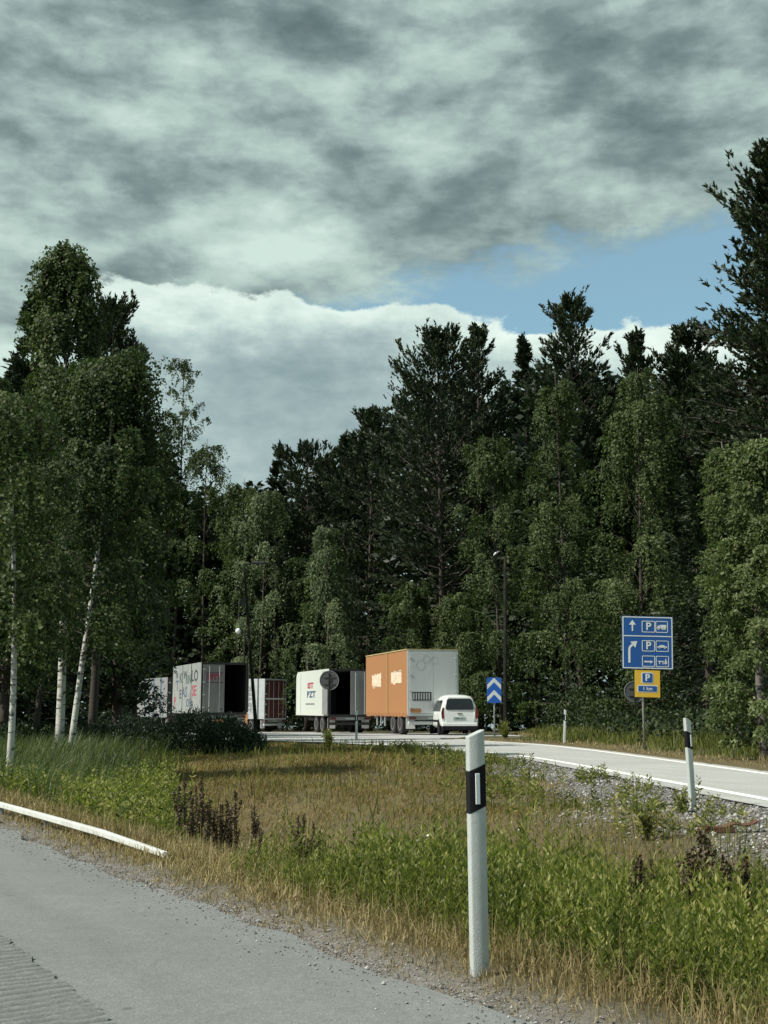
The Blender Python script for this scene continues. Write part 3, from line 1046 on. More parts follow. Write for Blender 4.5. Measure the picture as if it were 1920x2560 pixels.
# left stand
B_('white birch trunk nearest the white rail, with leaves hanging low over it', 20, 17.8, 1010, 150, 1620, 11, G_L, leaf=0.062, n_limb=40, n_twig=24, n_leaf=24, prof=slim, r0=0.052, droop=1.0, tone=0.05)
B_('tallest birch of the near stand, upright black and white trunk, open two-pointed top', 146, 24.5, 640, 150, 1500, 12, G_L, leaf=0.075, n_limb=85, n_twig=24, n_leaf=24, prof=cone, r0=0.092, droop=0.8, rise=(30, 78), mat='birch_leaf')
B_('slim birch with a curved pale trunk tilting sideways and a wide dark crown', 172, 23.0, 885, 215, 1640, 13, G_L, leaf=0.068, n_limb=92, n_twig=26, n_leaf=24, prof=dome, r0=0.060, lean=0.035, lean_az=0.0, droop=0.95, mat='birch_leaf', tone=-0.14)
C_('dark conifer with a straight brown trunk beside the slim curved birch', 228, 31.0, 790, 150, 1600, 14, 'pine', G_W, n_limb=130, n_shoot=20, shoot=0.34, r0=0.12)
C_('dark spruce tip showing behind the tallest near birch, on its outer side', 10, 34.0, 745, 150, 1700, 15, 'spruce', G_W, n_limb=120, n_shoot=18, shoot=0.4)
C_('dark pine whose ragged branch ends stick out beside the tallest birch', 292, 38.0, 900, 120, 1760, 16, 'pine', G_W, n_limb=110, n_shoot=20, shoot=0.42)
B_('thin-topped birch standing alone against the clouds with sky showing through', 428, 108.0, 905, 56, 1330, 17, G_D, leaf=0.16, n_limb=62, n_twig=18, n_leaf=16, prof=lambda t: 0.5 + 0.6 * np.sin(np.pi * np.clip(t, 0, 1)), droop=0.7, rise=(40, 72))
B_('broad birch below the thin-topped one, sloping down to the gap in the trees', 505, 105.0, 1095, 140, 1760, 18, G_D, leaf=0.17, n_limb=54, n_twig=24, n_leaf=20, prof=cone, droop=0.9)
B_('shaded birch between the slim birch and the graffiti trailer', 350, 107.0, 1110, 150, 1740, 19, G_D, leaf=0.165, n_limb=52, n_twig=24, n_leaf=20, prof=dome, tone=-0.1)
B_('sunlit birch crown behind the birch trunk nearest the white rail', -40, 27.0, 930, 190, 1700, 20, G_D, leaf=0.085, n_limb=54, n_twig=24, n_leaf=22, prof=dome, tone=0.06)
B_('young birch with low branches in the shade between the two pale trunks', 85, 28.0, 1420, 70, 1730, 21, G_D, leaf=0.07, n_limb=30, n_twig=18, n_leaf=16, prof=dome, tone=0.1)
C_('small dark spruce closing the wood behind the near birches', 100, 42.0, 960, 150, 1830, 22, 'spruce', G_W, n_limb=130, n_shoot=18, shoot=0.5)
C_('low dark spruce in the shade at the foot of the near birches', -60, 40.0, 1300, 220, 1850, 60, 'spruce', G_W, n_limb=110, n_shoot=18, shoot=0.5)
C_('low dark spruce in the shade behind the graffiti trailer', 330, 108.0, 1300, 200, 1800, 61, 'spruce', G_W, n_limb=110, n_shoot=18, shoot=0.5)

# the wood behind the parking area, from the gap towards the tall pine
B_('round-topped leafy tree just beyond the thin lamp with the cross arm', 590, 101, 1195, 95, 1700, 23, G_D, leaf=0.17, n_limb=48, n_twig=22, n_leaf=18, prof=dome, mat='birch_leaf')
C_('small conifer beside the round-topped leafy tree at the lowest part of the skyline', 690, 104, 1165, 70, 1650, 24, 'spruce', G_W, n_limb=100, n_shoot=18, shoot=0.7)
C_('flat-topped open pine standing above the weeping birches', 768, 100, 1138, 74, 1560, 25, 'pine', G_W, n_limb=90, n_shoot=20, shoot=0.75, prof=lambda t: np.minimum(1.0, 1.25 - 0.55 * t) * np.minimum(1, 0.35 + t))
C_('narrow spruce tip beside the flat-topped open pine', 862, 98, 1095, 62, 1650, 26, 'spruce', G_W, n_limb=100, n_shoot=18, shoot=0.7)
C_('pointed pine with upswept branch tips, next to the narrow spruce tip', 922, 92, 1045, 100, 1640, 27, 'pine', G_W, n_limb=120, n_shoot=22, shoot=0.7, prof=lambda t: (1 - t) ** 0.7 + 0.04)
B_('weeping birch behind the lamp with the cross arm, lit pale on one flank', 645, 98, 1225, 135, 1690, 28, G_D, leaf=0.165, n_limb=58, n_twig=26, n_leaf=20, prof=dome, droop=1.35, mat='birch_grey_leaf', tone=0.06)
B_('weeping birch above the white trailer with curtains of hanging twigs', 815, 86, 1315, 105, 1690, 29, G_D, leaf=0.155, n_limb=56, n_twig=26, n_leaf=20, prof=dome, droop=1.5, mat='birch_grey_leaf', tone=0.03)
C_('broad dark pine with tiered branches, the biggest of the wood above the orange trailer', 1110, 80, 850, 165, 1700, 30, 'pine', G_W, n_limb=170, n_shoot=26, shoot=0.62, prof=lambda t: np.minimum(1, (1 - t) ** 0.75 * 1.1 + 0.03))
C_('second pine tip pressed against the broad tiered pine', 1200, 83, 838, 95, 1600, 31, 'pine', G_W, n_limb=120, n_shoot=22, shoot=0.62, prof=lambda t: (1 - t) ** 0.8 + 0.05)
C_('slender pointed spruce between the tiered pine and the bushy-topped pine', 1336, 80, 850, 90, 1650, 32, 'spruce', G_W, n_limb=130, n_shoot=20, shoot=0.6)
C_('bushy-topped pine with upright finger tips, tallest in the middle wood', 1455, 75, 768, 105, 1600, 33, 'pine', G_W, n_limb=130, n_shoot=24, shoot=0.62, prof=lambda t: np.minimum(1, (1 - t) ** 0.62 * 1.15 + 0.06))
C_('pointed pine tip peeking out behind the big rounded birch', 1628, 74, 852, 85, 1600, 34, 'pine', G_W, n_limb=110, n_shoot=22, shoot=0.6, prof=lambda t: (1 - t) ** 0.7 + 0.05)
B_('dark slim birch behind the white car and the chevron board', 1255, 66, 1085, 125, 1760, 35, G_D, leaf=0.125, n_limb=60, n_twig=24, n_leaf=22, prof=dome, mat='birch_leaf', tone=-0.02)
B_('tall birch between the chevron board and the big rounded birch', 1420, 62, 935, 125, 1790, 36, G_D, leaf=0.12, n_limb=70, n_twig=25, n_leaf=22, prof=dome, mat='birch_leaf', tone=0.02)
B_('big rounded birch standing behind the blue direction sign', 1612, 54, 915, 172, 1800, 37, G_D, leaf=0.11, n_limb=84, n_twig=26, n_leaf=23, prof=dome, droop=1.1, mat='birch_leaf', tone=0.03)
B_('small pale birch behind the roof of the orange trailer', 1035, 78, 1450, 85, 1700, 38, G_D, leaf=0.135, n_limb=36, n_twig=20, n_leaf=18, prof=dome, droop=0.7, tone=0.10)
B_('low leafy birch between the orange trailer and the chevron board', 1150, 72, 1490, 95, 1790, 39, G_D, leaf=0.125, n_limb=40, n_twig=22, n_leaf=18, prof=dome, tone=0.06)
C_('flat open pine with sky holes in it beside the tallest pine', 1752, 56, 850, 115, 1300, 40, 'pine', G_W, n_limb=120, n_shoot=26, shoot=0.55, gap=0.6, prof=lambda t: np.minimum(1.0, 1.5 - 1.1 * t))
C_('tallest pine of all, ragged and dark, beside the flat open pine', 2060, 44, 385, 250, 1150, 41, 'pine', G_W, n_limb=270, n_shoot=30, shoot=0.56, gap=0.02, prof=lambda t: (np.clip(1 - t, 0, 1) ** 0.45 * 1.02 + 0.02) * (0.70 + 0.42 * (vnoise(t * 10, t * 0, 0.8, 3) > 0.42)), tone=0.05)
C_('dark spruce shaded between the direction sign and the broad-leaved tree', 1775, 50, 1060, 150, 1840, 42, 'spruce', G_W, n_limb=120, n_shoot=20, shoot=0.5)

# near broad-leaved tree by the slip road
B_('small low birch with leaves hanging in front of the dull silver trailer', 338, 44.0, 1480, 80, 1800, 62, G_L, leaf=0.085, n_limb=34, n_twig=18, n_leaf=16, prof=dome, mat='shrub_leaf', tone=0.15)


def leafy_near():
    for (label, px, y, top, hw, bottom, seed, tone) in (
            ('broad-leaved tree with bright narrow leaves overhanging the slip road bank', 1915, 25.0, 1085, 122, 1885, 43, 0.08),
            ('smaller broad-leaved tree just behind the bright overhanging one', 1852, 30.0, 1110, 70, 1850, 44, 0.0)):
        b = tree_base(px, y)
        birch('broadleaf_tree', label, 'tree', b, top_h(px, top, y, b[2]), max(0.25, at(px, bottom, y).z - b[2]), hw / FOC * y, seed, leaf=0.088, n_limb=84, n_twig=24, n_leaf=18,
              prof=lambda t: np.minimum(1, (1 - t) ** 0.5 * 1.1) * np.minimum(1, 0.8 + t), mat='willow_leaf', barkm='birch_bark_dark', droop=0.6, width=0.24, tone=tone, group=G_D)


leafy_near()


def back_forest():
    """the deep wood behind: reads as one dark mass"""
    rng = np.random.default_rng(5)
    VV, TT, var = [], 0, []
    spots = []
    for i in range(95):
        y = rng.uniform(106, 124)
        px = -150 + 2150 * (i + rng.uniform(-0.4, 0.4)) / 95
        spots.append((px, y))
    for i in range(46):
        px = rng.uniform(1050, 2300); y = rng.uniform(86, 100)
        spots.append((px, y))
    for i in range(46):
        px = rng.uniform(-700, 200); y = rng.uniform(46, 56)
        spots.append((px, y))
    for i in range(44):
        y = rng.uniform(110, 126); px = 250 + 800 * (i + rng.uniform(-0.4, 0.4)) / 44
        spots.append((px, y))
    for i in range(40):
        y = rng.uniform(72, 86); px = 1330 + 900 * rng.uniform(0, 1) ** 0.8
        spots.append((px, y))
    sky = [(-400, 900), (0, 900), (250, 950), (380, 1100), (480, 1200), (560, 1210), (700, 1180), (800, 1150), (900, 1090), (1000, 980), (1100, 915), (1200, 900), (1330, 930), (1450, 880), (1620, 915), (1750, 930), (1850, 900), (2400, 700)]
    sx, sy = zip(*sky)
    for (px, y) in spots:
        top = np.interp(px, sx, sy) + rng.uniform(0, 150)
        x = gx(px, y)
        H = at(px, top, y).z - float(base_z(x, y))
        n = int(520 * max(1.0, (105 / y) ** 1.4))
        t = rng.uniform(0, 1, n) ** 0.8
        rad = (1.0 + H * 0.155) * ((1 - t) ** 0.7 + 0.03) * np.sqrt(rng.uniform(0.2, 1, n))
        a = rng.uniform(0, 6.283, n)
        P = np.stack([x + np.cos(a) * rad, y + np.sin(a) * rad, float(base_z(x, y)) + 0.3 + t * (H - 0.3)], 1)
        D = np.stack([np.cos(a), np.sin(a), rng.uniform(-0.5, 0.8, n)], 1) + rng.normal(0, 0.4, (n, 3))
        D /= np.linalg.norm(D, axis=1)[:, None]
        VV.append(leaf_quads(P, D, rng.uniform(0.6, 1.15, n) * min(1.0, (y / 105) ** 1.3), 0.27, rng))
        var.append(np.repeat(np.clip(rng.normal(0.4, 0.22, n), 0, 1), 4))
    V = np.vstack(VV)
    o = np_mesh('forest', V, quads=quads_for(len(V) // 4), mat=M['spruce_needle'], attrs={'var': np.concatenate(var)})
    tag(o, 'deep dark conifer wood filling the background', None, None, 'stuff')


back_forest()


def leaf_cloud(rng, boxes, n_per_m, leaf, width):
    """leaves filling lumpy mounds: boxes of (x, y, z, rx, ry, rz)"""
    VV, var = [], []
    for (x, y, z, rx, ry, rz) in boxes:
        n = int(n_per_m * rx * (ry + rz))
        d = rng_unit(rng, n) * (rng.uniform(0.25, 1, n) ** 0.4)[:, None]
        d[:, 2] = np.abs(d[:, 2])
        P = np.array([x, y, z]) + d * np.array([rx, ry, rz])
        P += rng.normal(0, 0.06, P.shape)
        D = d + rng.normal(0, 0.7, d.shape)
        D /= np.linalg.norm(D, axis=1)[:, None]
        VV.append(leaf_quads(P, D, leaf * rng.uniform(0.7, 1.3, n), width, rng))
        tone = rng.uniform(-0.15, 0.15)
        var.append(np.repeat(np.clip(rng.normal(0.42 + tone, 0.22, n), 0, 1), 4))
    return np.vstack(VV), np.concatenate(var)


def undergrowth():
    rng = np.random.default_rng(8)
    boxes = []
    for y in np.arange(26, 66, 0.9):                      # along the far side of the slip road and the wood's edge
        for k in range(3):
            off = rng.uniform(3.2, 8.0)
            x = (float(ramp_far_x(y)) if y < 40 else 4.0 + (y - 40) * 0.08) + off
            h = rng.uniform(0.35, 1.0) * (0.5 + 0.1 * off)
            boxes.append((x, y + rng.uniform(-0.5, 0.5), ground_at(x, y), rng.uniform(0.5, 1.1), 0.7, h))
    for i in range(110):                                  # inside the wood on the far bank
        y = rng.uniform(48, 100); x = rng.uniform(8.5, 8.5 + 0.30 * y)
        boxes.append((x, y, ground_at(x, y), 1.3, 0.9, rng.uniform(1.0, 3.0)))
    for i in range(60):                                   # behind the lot
        x = rng.uniform(-36, 10); y = rng.uniform(100, 106)
        boxes.append((x, y, float(base_z(x, y)), 1.8, 1.0, rng.uniform(1.2, 3.2)))
    V, var = leaf_cloud(rng, boxes, 135, 0.155, 0.30)
    o = np_mesh('undergrowth', V, quads=quads_for(len(V) // 4), mat=M['under_leaf'], attrs={'var': var})
    tag(o, 'mixed low undergrowth along the foot of the wood', None, None, 'stuff')
    boxes = []
    for i in range(70):                                   # left, below the birches
        px = rng.uniform(-150, 420); y = rng.uniform(26, 36)
        x = gx(px, y)
        boxes.append((x, y, ground_at(x, y) - 0.05, rng.uniform(0.5, 0.9), 0.6, rng.uniform(0.35, 0.85)))
    V, var = leaf_cloud(rng, boxes, 480, 0.095, 0.28)
    o = np_mesh('undergrowth', V, quads=quads_for(len(V) // 4), mat=M['under_leaf'], attrs={'var': var})
    tag(o, 'green undergrowth below the white birch trunks', None, None, 'stuff')


undergrowth()


def dark_shrub():
    rng = np.random.default_rng(31)
    for (label, px, y, lumps, n) in (
            ('broad dark green shrub in front of the graffiti trailer on the grass crest', 480, 27.0, [(-0.95, 0, 0.62, 0.72), (0, 0.1, 0.8, 0.98), (0.75, 0.0, 0.68, 0.86), (1.25, -0.1, 0.45, 0.55), (-1.55, -0.1, 0.6, 0.74), (-2.15, 0.1, 0.6, 0.66)], 2600),
            ('smaller dark shrub at the foot of the dark conifer trunk', 300, 29.5, [(-0.4, 0, 0.6, 0.7), (0.4, 0.1, 0.65, 0.85)], 2200)):
        b = tree_base(px, y)
        root = thing('shrub', label, 'shrub', b)
        mb = MB()
        for (dx, dy, rx, rz) in lumps:
            for k in range(4):
                a = rng.uniform(0, 6.28)
                mb.tube([(dx * 0.6, dy, -0.05), (dx + math.cos(a) * rx * 0.4, dy + math.sin(a) * 0.3, rz * 0.5), (dx + math.cos(a) * rx * 0.7, dy + math.sin(a) * 0.5, rz * 0.85)], [0.02, 0.012, 0.004], 5, cap=False)
        mb.build('stem', M['pine_bark'], root, fixn=False)
        V, var = leaf_cloud(rng, [(dx, dy, 0.0, rx, 0.7, rz) for (dx, dy, rx, rz) in lumps], n * 2.4, 0.062, 0.2)
        np_mesh('foliage', V, quads=quads_for(len(V) // 4), mat=M['shrub_leaf'], parent=root, attrs={'var': var})


dark_shrub()

# ------------------------------------------------------------------ grasses and weeds
def scatter(rng, n, x0, x1, y0, y1):
    return rng.uniform(x0, x1, n), rng.uniform(y0, y1, n)


def blades(name, label, x, y, h, w, mat, rng, lean=0.45, var_mu=0.45, var_sd=0.22, bend_dir=None):
    n = len(x)
    z = land(x, y) - 0.015
    a = rng.uniform(0, 6.283, n)
    l = np.abs(rng.normal(0, lean, n)) * h
    lx, ly = np.cos(a) * l, np.sin(a) * l
    if bend_dir is not None:
        lx = lx + bend_dir[0] * h; ly = ly + bend_dir[1] * h
    fa = rng.uniform(0, 6.283, n)
    sx, sy = np.cos(fa) * w, np.sin(fa) * w
    B = np.stack([x, y, z], 1)
    S = np.stack([sx, sy, np.zeros(n)], 1)
    Mid = B + np.stack([lx * 0.32, ly * 0.32, h * 0.6], 1)
    drop = np.sqrt(np.maximum(0.15, 1 - (np.hypot(lx, ly) / h) ** 2 * 0.6))
    Tip = B + np.stack([lx, ly, h * drop], 1)
    V = np.stack([B - S, B + S, Mid + S * 0.7, Mid - S * 0.7, Tip], 1).reshape(-1, 3)
    i = np.arange(n) * 5
    q = np.stack([i, i + 1, i + 2, i + 3], 1)
    t = np.stack([i + 3, i + 2, i + 4], 1)
    var = np.clip(rng.normal(var_mu, var_sd, n) + (fbm(x, y, 0.9, 21) - 0.5) * 0.5, 0, 1)
    o = np_mesh(name, V, tris=t, quads=q, mat=mat, attrs={'var': np.repeat(var, 5)})
    tag(o, label, None, None, 'stuff')
    return o


def lod_pick(rng, x, y, full_d=7.0, power=1.15):
    """keep fewer plants farther away"""
    d = np.hypot(x, y)
    return rng.uniform(0, 1, len(x)) < np.clip((full_d / d), 0, 1) ** power


def in_view(x, y, margin=1.5):
    return np.abs(x) < 0.33 * y + margin


def grass_fields():
    rng = np.random.default_rng(77)
    # dry verge next to the asphalt
    x, y = scatter(rng, 780000, -9.5, 6.0, 3.2, 22)
    s = s_edge(x, y); r = ramp_near_x(y) - x
    wob = (fbm(x, y, 1.0, 5) - 0.5)
    p = sstep(s, 0.02, 0.35) * sstep(r + wob, 1.2, 2.4) * np.maximum(sstep(s + wob * 0.9, 1.9, 1.0), 0.55 * sstep(s + wob * 1.5, 3.0, 1.8)) * (1 - 0.85 * green_zone(x, y)) * (0.35 + 0.65 * sstep(fbm(x, y, 0.5, 41), 0.30, 0.6))
    k = in_view(x, y) & (rng.uniform(0, 1, len(x)) < p) & (r > 0.5) & lod_pick(rng, x, y)
    x, y, s = x[k], y[k], s[k]
    d = np.hypot(x, y)
    h = (0.035 + 0.16 * sstep(s, 0.15, 1.1)) * rng.uniform(0.4, 1.45, len(x))
    blades('dry_grass', 'short straw-coloured grass along the asphalt edge', x, y, h, 0.0007 + 0.00034 * d, M['dry_grass'], rng, 0.8)
    # brown bent grass of the mound
    x, y = scatter(rng, 430000, -9, 5.0, 7, 44)
    s = s_edge(x, y); r = ramp_near_x(y) - x
    wob = (fbm(x, y, 1.4, 6) - 0.5)
    p = sstep(s + wob * 1.5, 1.2, 2.2) * (1 - 0.92 * green_zone(x, y)) * sstep(r + wob * 1.8, 1.5, 2.9) * (0.5 + 0.5 * sstep(fbm(x, y, 0.7, 43), 0.3, 0.55)) * np.where(y > 30, 0.8, 1)
    k = in_view(x, y) & (rng.uniform(0, 1, len(x)) < p) & lod_pick(rng, x, y, 10, 0.9)
    x, y = x[k], y[k]
    d = np.hypot(x, y)
    h = (0.03 + 0.11 * fbm(x, y, 1.4, 14) ** 1.2) * rng.uniform(0.5, 1.4, len(x))
    blades('brown_grass', 'brown bent grass covering the mound between the roads', x, y, h, 0.0008 + 0.00028 * d, M['brown_grass'], rng, 1.0, bend_dir=(0.25, -0.1))
    # tall bleached stems standing above the short grass
    x, y = scatter(rng, 26000, -7, 4.5, 5.5, 30)
    s = s_edge(x, y); r = ramp_near_x(y) - x
    p = sstep(s, 0.7, 1.4) * sstep(r, 1.2, 2.4) * sstep(s, 3.6, 2.2) * (0.10 + 0.9 * sstep(fbm(x, y, 1.1, 81), 0.45, 0.6)) * (1 - 0.25 * green_zone(x, y))
    k = in_view(x, y) & (rng.uniform(0, 1, len(x)) < p) & lod_pick(rng, x, y, 9, 0.8)
    x, y = x[k], y[k]
    blades('tall_dry_stems', 'thin bleached grass stems standing above the brown grass', x, y, rng.uniform(0.22, 0.52, len(x)), 0.0008 + 0.00020 * np.hypot(x, y), M['dry_grass'], rng, 0.28, var_mu=0.6)
    # green grass in the hollow and on the left
    x, y = scatter(rng, 330000, -12, 5.0, 4.2, 32)
    s = s_edge(x, y); r = ramp_near_x(y) - x
    wob = (fbm(x, y, 1.4, 7) - 0.5)
    p = np.maximum(green_zone(x, y) * sstep(r, 1.0, 2.0), 0.10 * sstep(s, 0.5, 1.0) * sstep(r + wob, 0.6, 2.4) * sstep(fbm(x, y, 0.9, 61), 0.45, 0.6))
    k = in_view(x, y) & (rng.uniform(0, 1, len(x)) < p) & lod_pick(rng, x, y, 7.5, 1.1)
    x, y = x[k], y[k]
    d = np.hypot(x, y)
    h = (0.15 + 0.22 * fbm(x, y, 1.1, 15)) * rng.uniform(0.4, 1.25, len(x))
    blades('green_grass', 'tall green grass in the shallow ditch between the roads', x, y, h, 0.0012 + 0.00036 * d, M['green_grass'], rng, 0.4, var_mu=0.52)
    # pale arching grass left of the road
    x, y = scatter(rng, 90000, -13, -1.2, 8.5, 30)
    s = s_edge(x, y)
    lim = at(0, 1766, 1).x
    wob = (fbm(x, y, 1.6, 8) - 0.5)
    p = sstep(s, 1.0, 1.7) * sstep(x + 0.195 * y + wob * 1.6, 0.3, -1.0) * (0.35 + 0.65 * sstep(fbm(x, y, 1.2, 45), 0.35, 0.6))
    k = in_view(x, y) & (rng.uniform(0, 1, len(x)) < p) & lod_pick(rng, x, y, 14, 0.8)
    x, y = x[k], y[k]
    d = np.hypot(x, y)
    h = (0.32 + 0.42 * fbm(x, y, 1.5, 16)) * rng.uniform(0.6, 1.3, len(x))
    blades('long_grass', 'long arching pale green grass below the birches', x, y, h, 0.003 + 0.0003 * d, M['reed_leaf'], rng, 0.45, var_mu=0.4, bend_dir=(0.22, -0.12))
    # grass on the far bank of the slip road
    x, y = scatter(rng, 60000, 3.0, 16.0, 14, 66)
    xf = np.where(y < 40, ramp_far_x(y), 4.2 + (y - 40) * 0.05)
    q = x - xf
    p = sstep(q, 0.5, 0.8) * sstep(q, 6.5, 4.0)
    k = in_view(x, y, 2.5) & (rng.uniform(0, 1, len(x)) < p) & (~inside(LOT, x, y))
    x, y, q = x[k], y[k], q[k]
    d = np.hypot(x, y)
    h = (0.05 + 0.32 * sstep(q, 1.0, 3.2)) * rng.uniform(0.5, 1.4, len(x))
    m = q + (fbm(x, y, 1.2, 30) - 0.5) * 2 < 1.6
    blades('bank_grass', 'short dry grass along the far side of the slip road', x[m], y[m], h[m], 0.003 + 0.0003 * d[m], M['dry_grass'], rng, 0.5)
    blades('bank_grass', 'green grass on the far bank below the signs', x[~m], y[~m], h[~m], 0.003 + 0.00032 * d[~m], M['green_grass'], rng, 0.5, var_mu=0.35)
    # meadow at the foot of the left trees
    x, y = scatter(rng, 60000, -22, -2.0, 14, 44)
    s = s_edge(x, y)
    k = in_view(x, y, 3) & (s > 2.2) & (x + 0.205 * y + (fbm(x, y, 2, 31) - 0.5) * 1.5 < 0) & (~inside(LOT, x, y))
    x, y = x[k], y[k]
    d = np.hypot(x, y)
    h = rng.uniform(0.2, 0.55, len(x))
    blades('meadow_grass', 'green meadow grass between the birch trunks', x, y, h, 0.003 + 0.00035 * d, M['green_grass'], rng, 0.45, var_mu=0.5)


grass_fields()


def weeds():
    rng = np.random.default_rng(99)
    def stems(name, label, x, y, h, mat, n_leaf, leaf, width=0.17, lean=0.12, up=0.55):
        n = len(x)
        z = land(x, y) - 0.02
        la = rng.uniform(0, 6.283, n)
        ll = np.abs(rng.normal(0, lean, n)) * h
        ii = np.repeat(np.arange(n), n_leaf)
        v = np.tile(np.linspace(0.16, 1.0, n_leaf), n) + rng.normal(0, 0.02, len(ii))
        a = np.tile(np.arange(n_leaf) * 2.39996, n) + la[ii] * 3
        P = np.stack([x[ii] + np.cos(la[ii]) * ll[ii] * v ** 1.5, y[ii] + np.sin(la[ii]) * ll[ii] * v ** 1.5, z[ii] + h[ii] * v], 1)
        D = np.stack([np.cos(a), np.sin(a), up + 0.55 * (v - 0.5) + rng.normal(0, 0.28, len(ii))], 1)
        D /= np.linalg.norm(D, axis=1)[:, None]
        sz = leaf * (1.15 - 0.55 * v) * rng.uniform(0.75, 1.25, len(ii)) * (0.7 + 0.6 * (h[ii] / np.mean(h)))
        V1 = leaf_quads(P, D, sz, width, rng)
        tone = rng.normal(0, 0.12, n) + (fbm(x, y, 0.7, 91) - 0.5) * 0.7
        var1 = np.repeat(np.clip(rng.normal(0.42, 0.17, len(ii)) + tone[ii] + 0.18 * (v - 0.5), 0, 1), 4)
        # the stems
        B = np.stack([x, y, z], 1)
        T = B + np.stack([np.cos(la) * ll, np.sin(la) * ll, h], 1)
        w = 0.0028
        V2 = np.stack([B + [-w, 0, 0], B + [w, 0, 0], T + [w * 0.4, 0, 0], T + [-w * 0.4, 0, 0]], 1).reshape(-1, 3)
        V = np.vstack([V1, V2])
        o = np_mesh(name, V, quads=quads_for(len(V) // 4), mat=mat, attrs={'var': np.concatenate([var1, np.full(len(V2), 0.3)])})
        tag(o, label, None, None, 'stuff')
    # lush weeds in the foreground hollow
    x, y = scatter(rng, 36000, -4.5, 5.0, 4.2, 11.0)
    s = s_edge(x, y); r = ramp_near_x(y) - x
    p = green_zone(x, y) * sstep(r, 1.3, 2.2) * (0.35 + 0.65 * sstep(fbm(x, y, 0.6, 47), 0.3, 0.55)) * (x / y > -0.15)
    k = in_view(x, y, 0.8) & (rng.uniform(0, 1, len(x)) < p) & lod_pick(rng, x, y, 8, 0.5)
    x, y, s = x[k], y[k], s[k]
    h = (0.12 + 0.28 * sstep(s, 0.6, 1.5)) * rng.uniform(0.45, 1.4, len(x)) * (0.35 + 1.25 * fbm(x, y, 0.55, 71))
    stems('leafy_weeds', 'lush green leafy weeds in the hollow behind the nearest marker post', x, y, h, M['weed_leaf'], 22, 0.044, width=0.14, up=1.15)
    # scattered weeds along the gravel slope
    x, y = scatter(rng, 4600, -1.0, 5.0, 8.5, 30)
    r = ramp_near_x(y) - x
    wob = (fbm(x, y, 0.8, 19) - 0.5)
    p = sstep(r + wob * 1.2, 0.4, 1.3) * sstep(r, 4.0, 2.2) * sstep(fbm(x, y, 0.9, 49), 0.50, 0.66)
    k = in_view(x, y) & (rng.uniform(0, 1, len(x)) < p)
    x, y = x[k], y[k]
    stems('gravel_weeds', 'low weeds growing through the gravel slope', x, y, rng.uniform(0.06, 0.26, len(x)), M['green_grass'], 14, 0.06)
    # bushy green stand on the left, behind the white rail
    x, y = scatter(rng, 7000, -6.5, -1.6, 9.0, 17)
    s = s_edge(x, y)
    wob = (fbm(x, y, 0.9, 23) - 0.5)
    p = sstep(s + wob, 0.95, 1.5) * sstep(x + 0.17 * y + wob, 0.35, -0.25) * (0.3 + 0.7 * sstep(fbm(x, y, 0.8, 51), 0.35, 0.6))
    k = in_view(x, y) & (rng.uniform(0, 1, len(x)) < p)
    x, y = x[k], y[k]
    stems('bushy_weeds', 'bushy green weeds behind the white rail', x, y, rng.uniform(0.2, 0.55, len(x)), M['weed_leaf'], 22, 0.06)
    # little white flowers
    n = 46
    x = rng.uniform(-0.3, 3.2, n); y = rng.uniform(5.2, 9.5, n)
    s = s_edge(x, y)
    k = (s > 0.9) & (s < 3.2)
    x, y = x[k], y[k]
    P = np.stack([x, y, land(x, y) + rng.uniform(0.28, 0.50, len(x))], 1)
    P = np.repeat(P, 4, 0); D = rng_unit(rng, len(P)); D[:, 2] = np.abs(D[:, 2]) * 0.5
    V = leaf_quads(P, D / np.linalg.norm(D, axis=1)[:, None], 0.013, 0.5, rng)
    o = np_mesh('white_flowers', V, quads=quads_for(len(P)), mat=M['petal'], attrs={'var': rng.uniform(0, 1, len(V))})
    tag(o, 'tiny white flowers among the green weeds', None, None, 'stuff')


weeds()


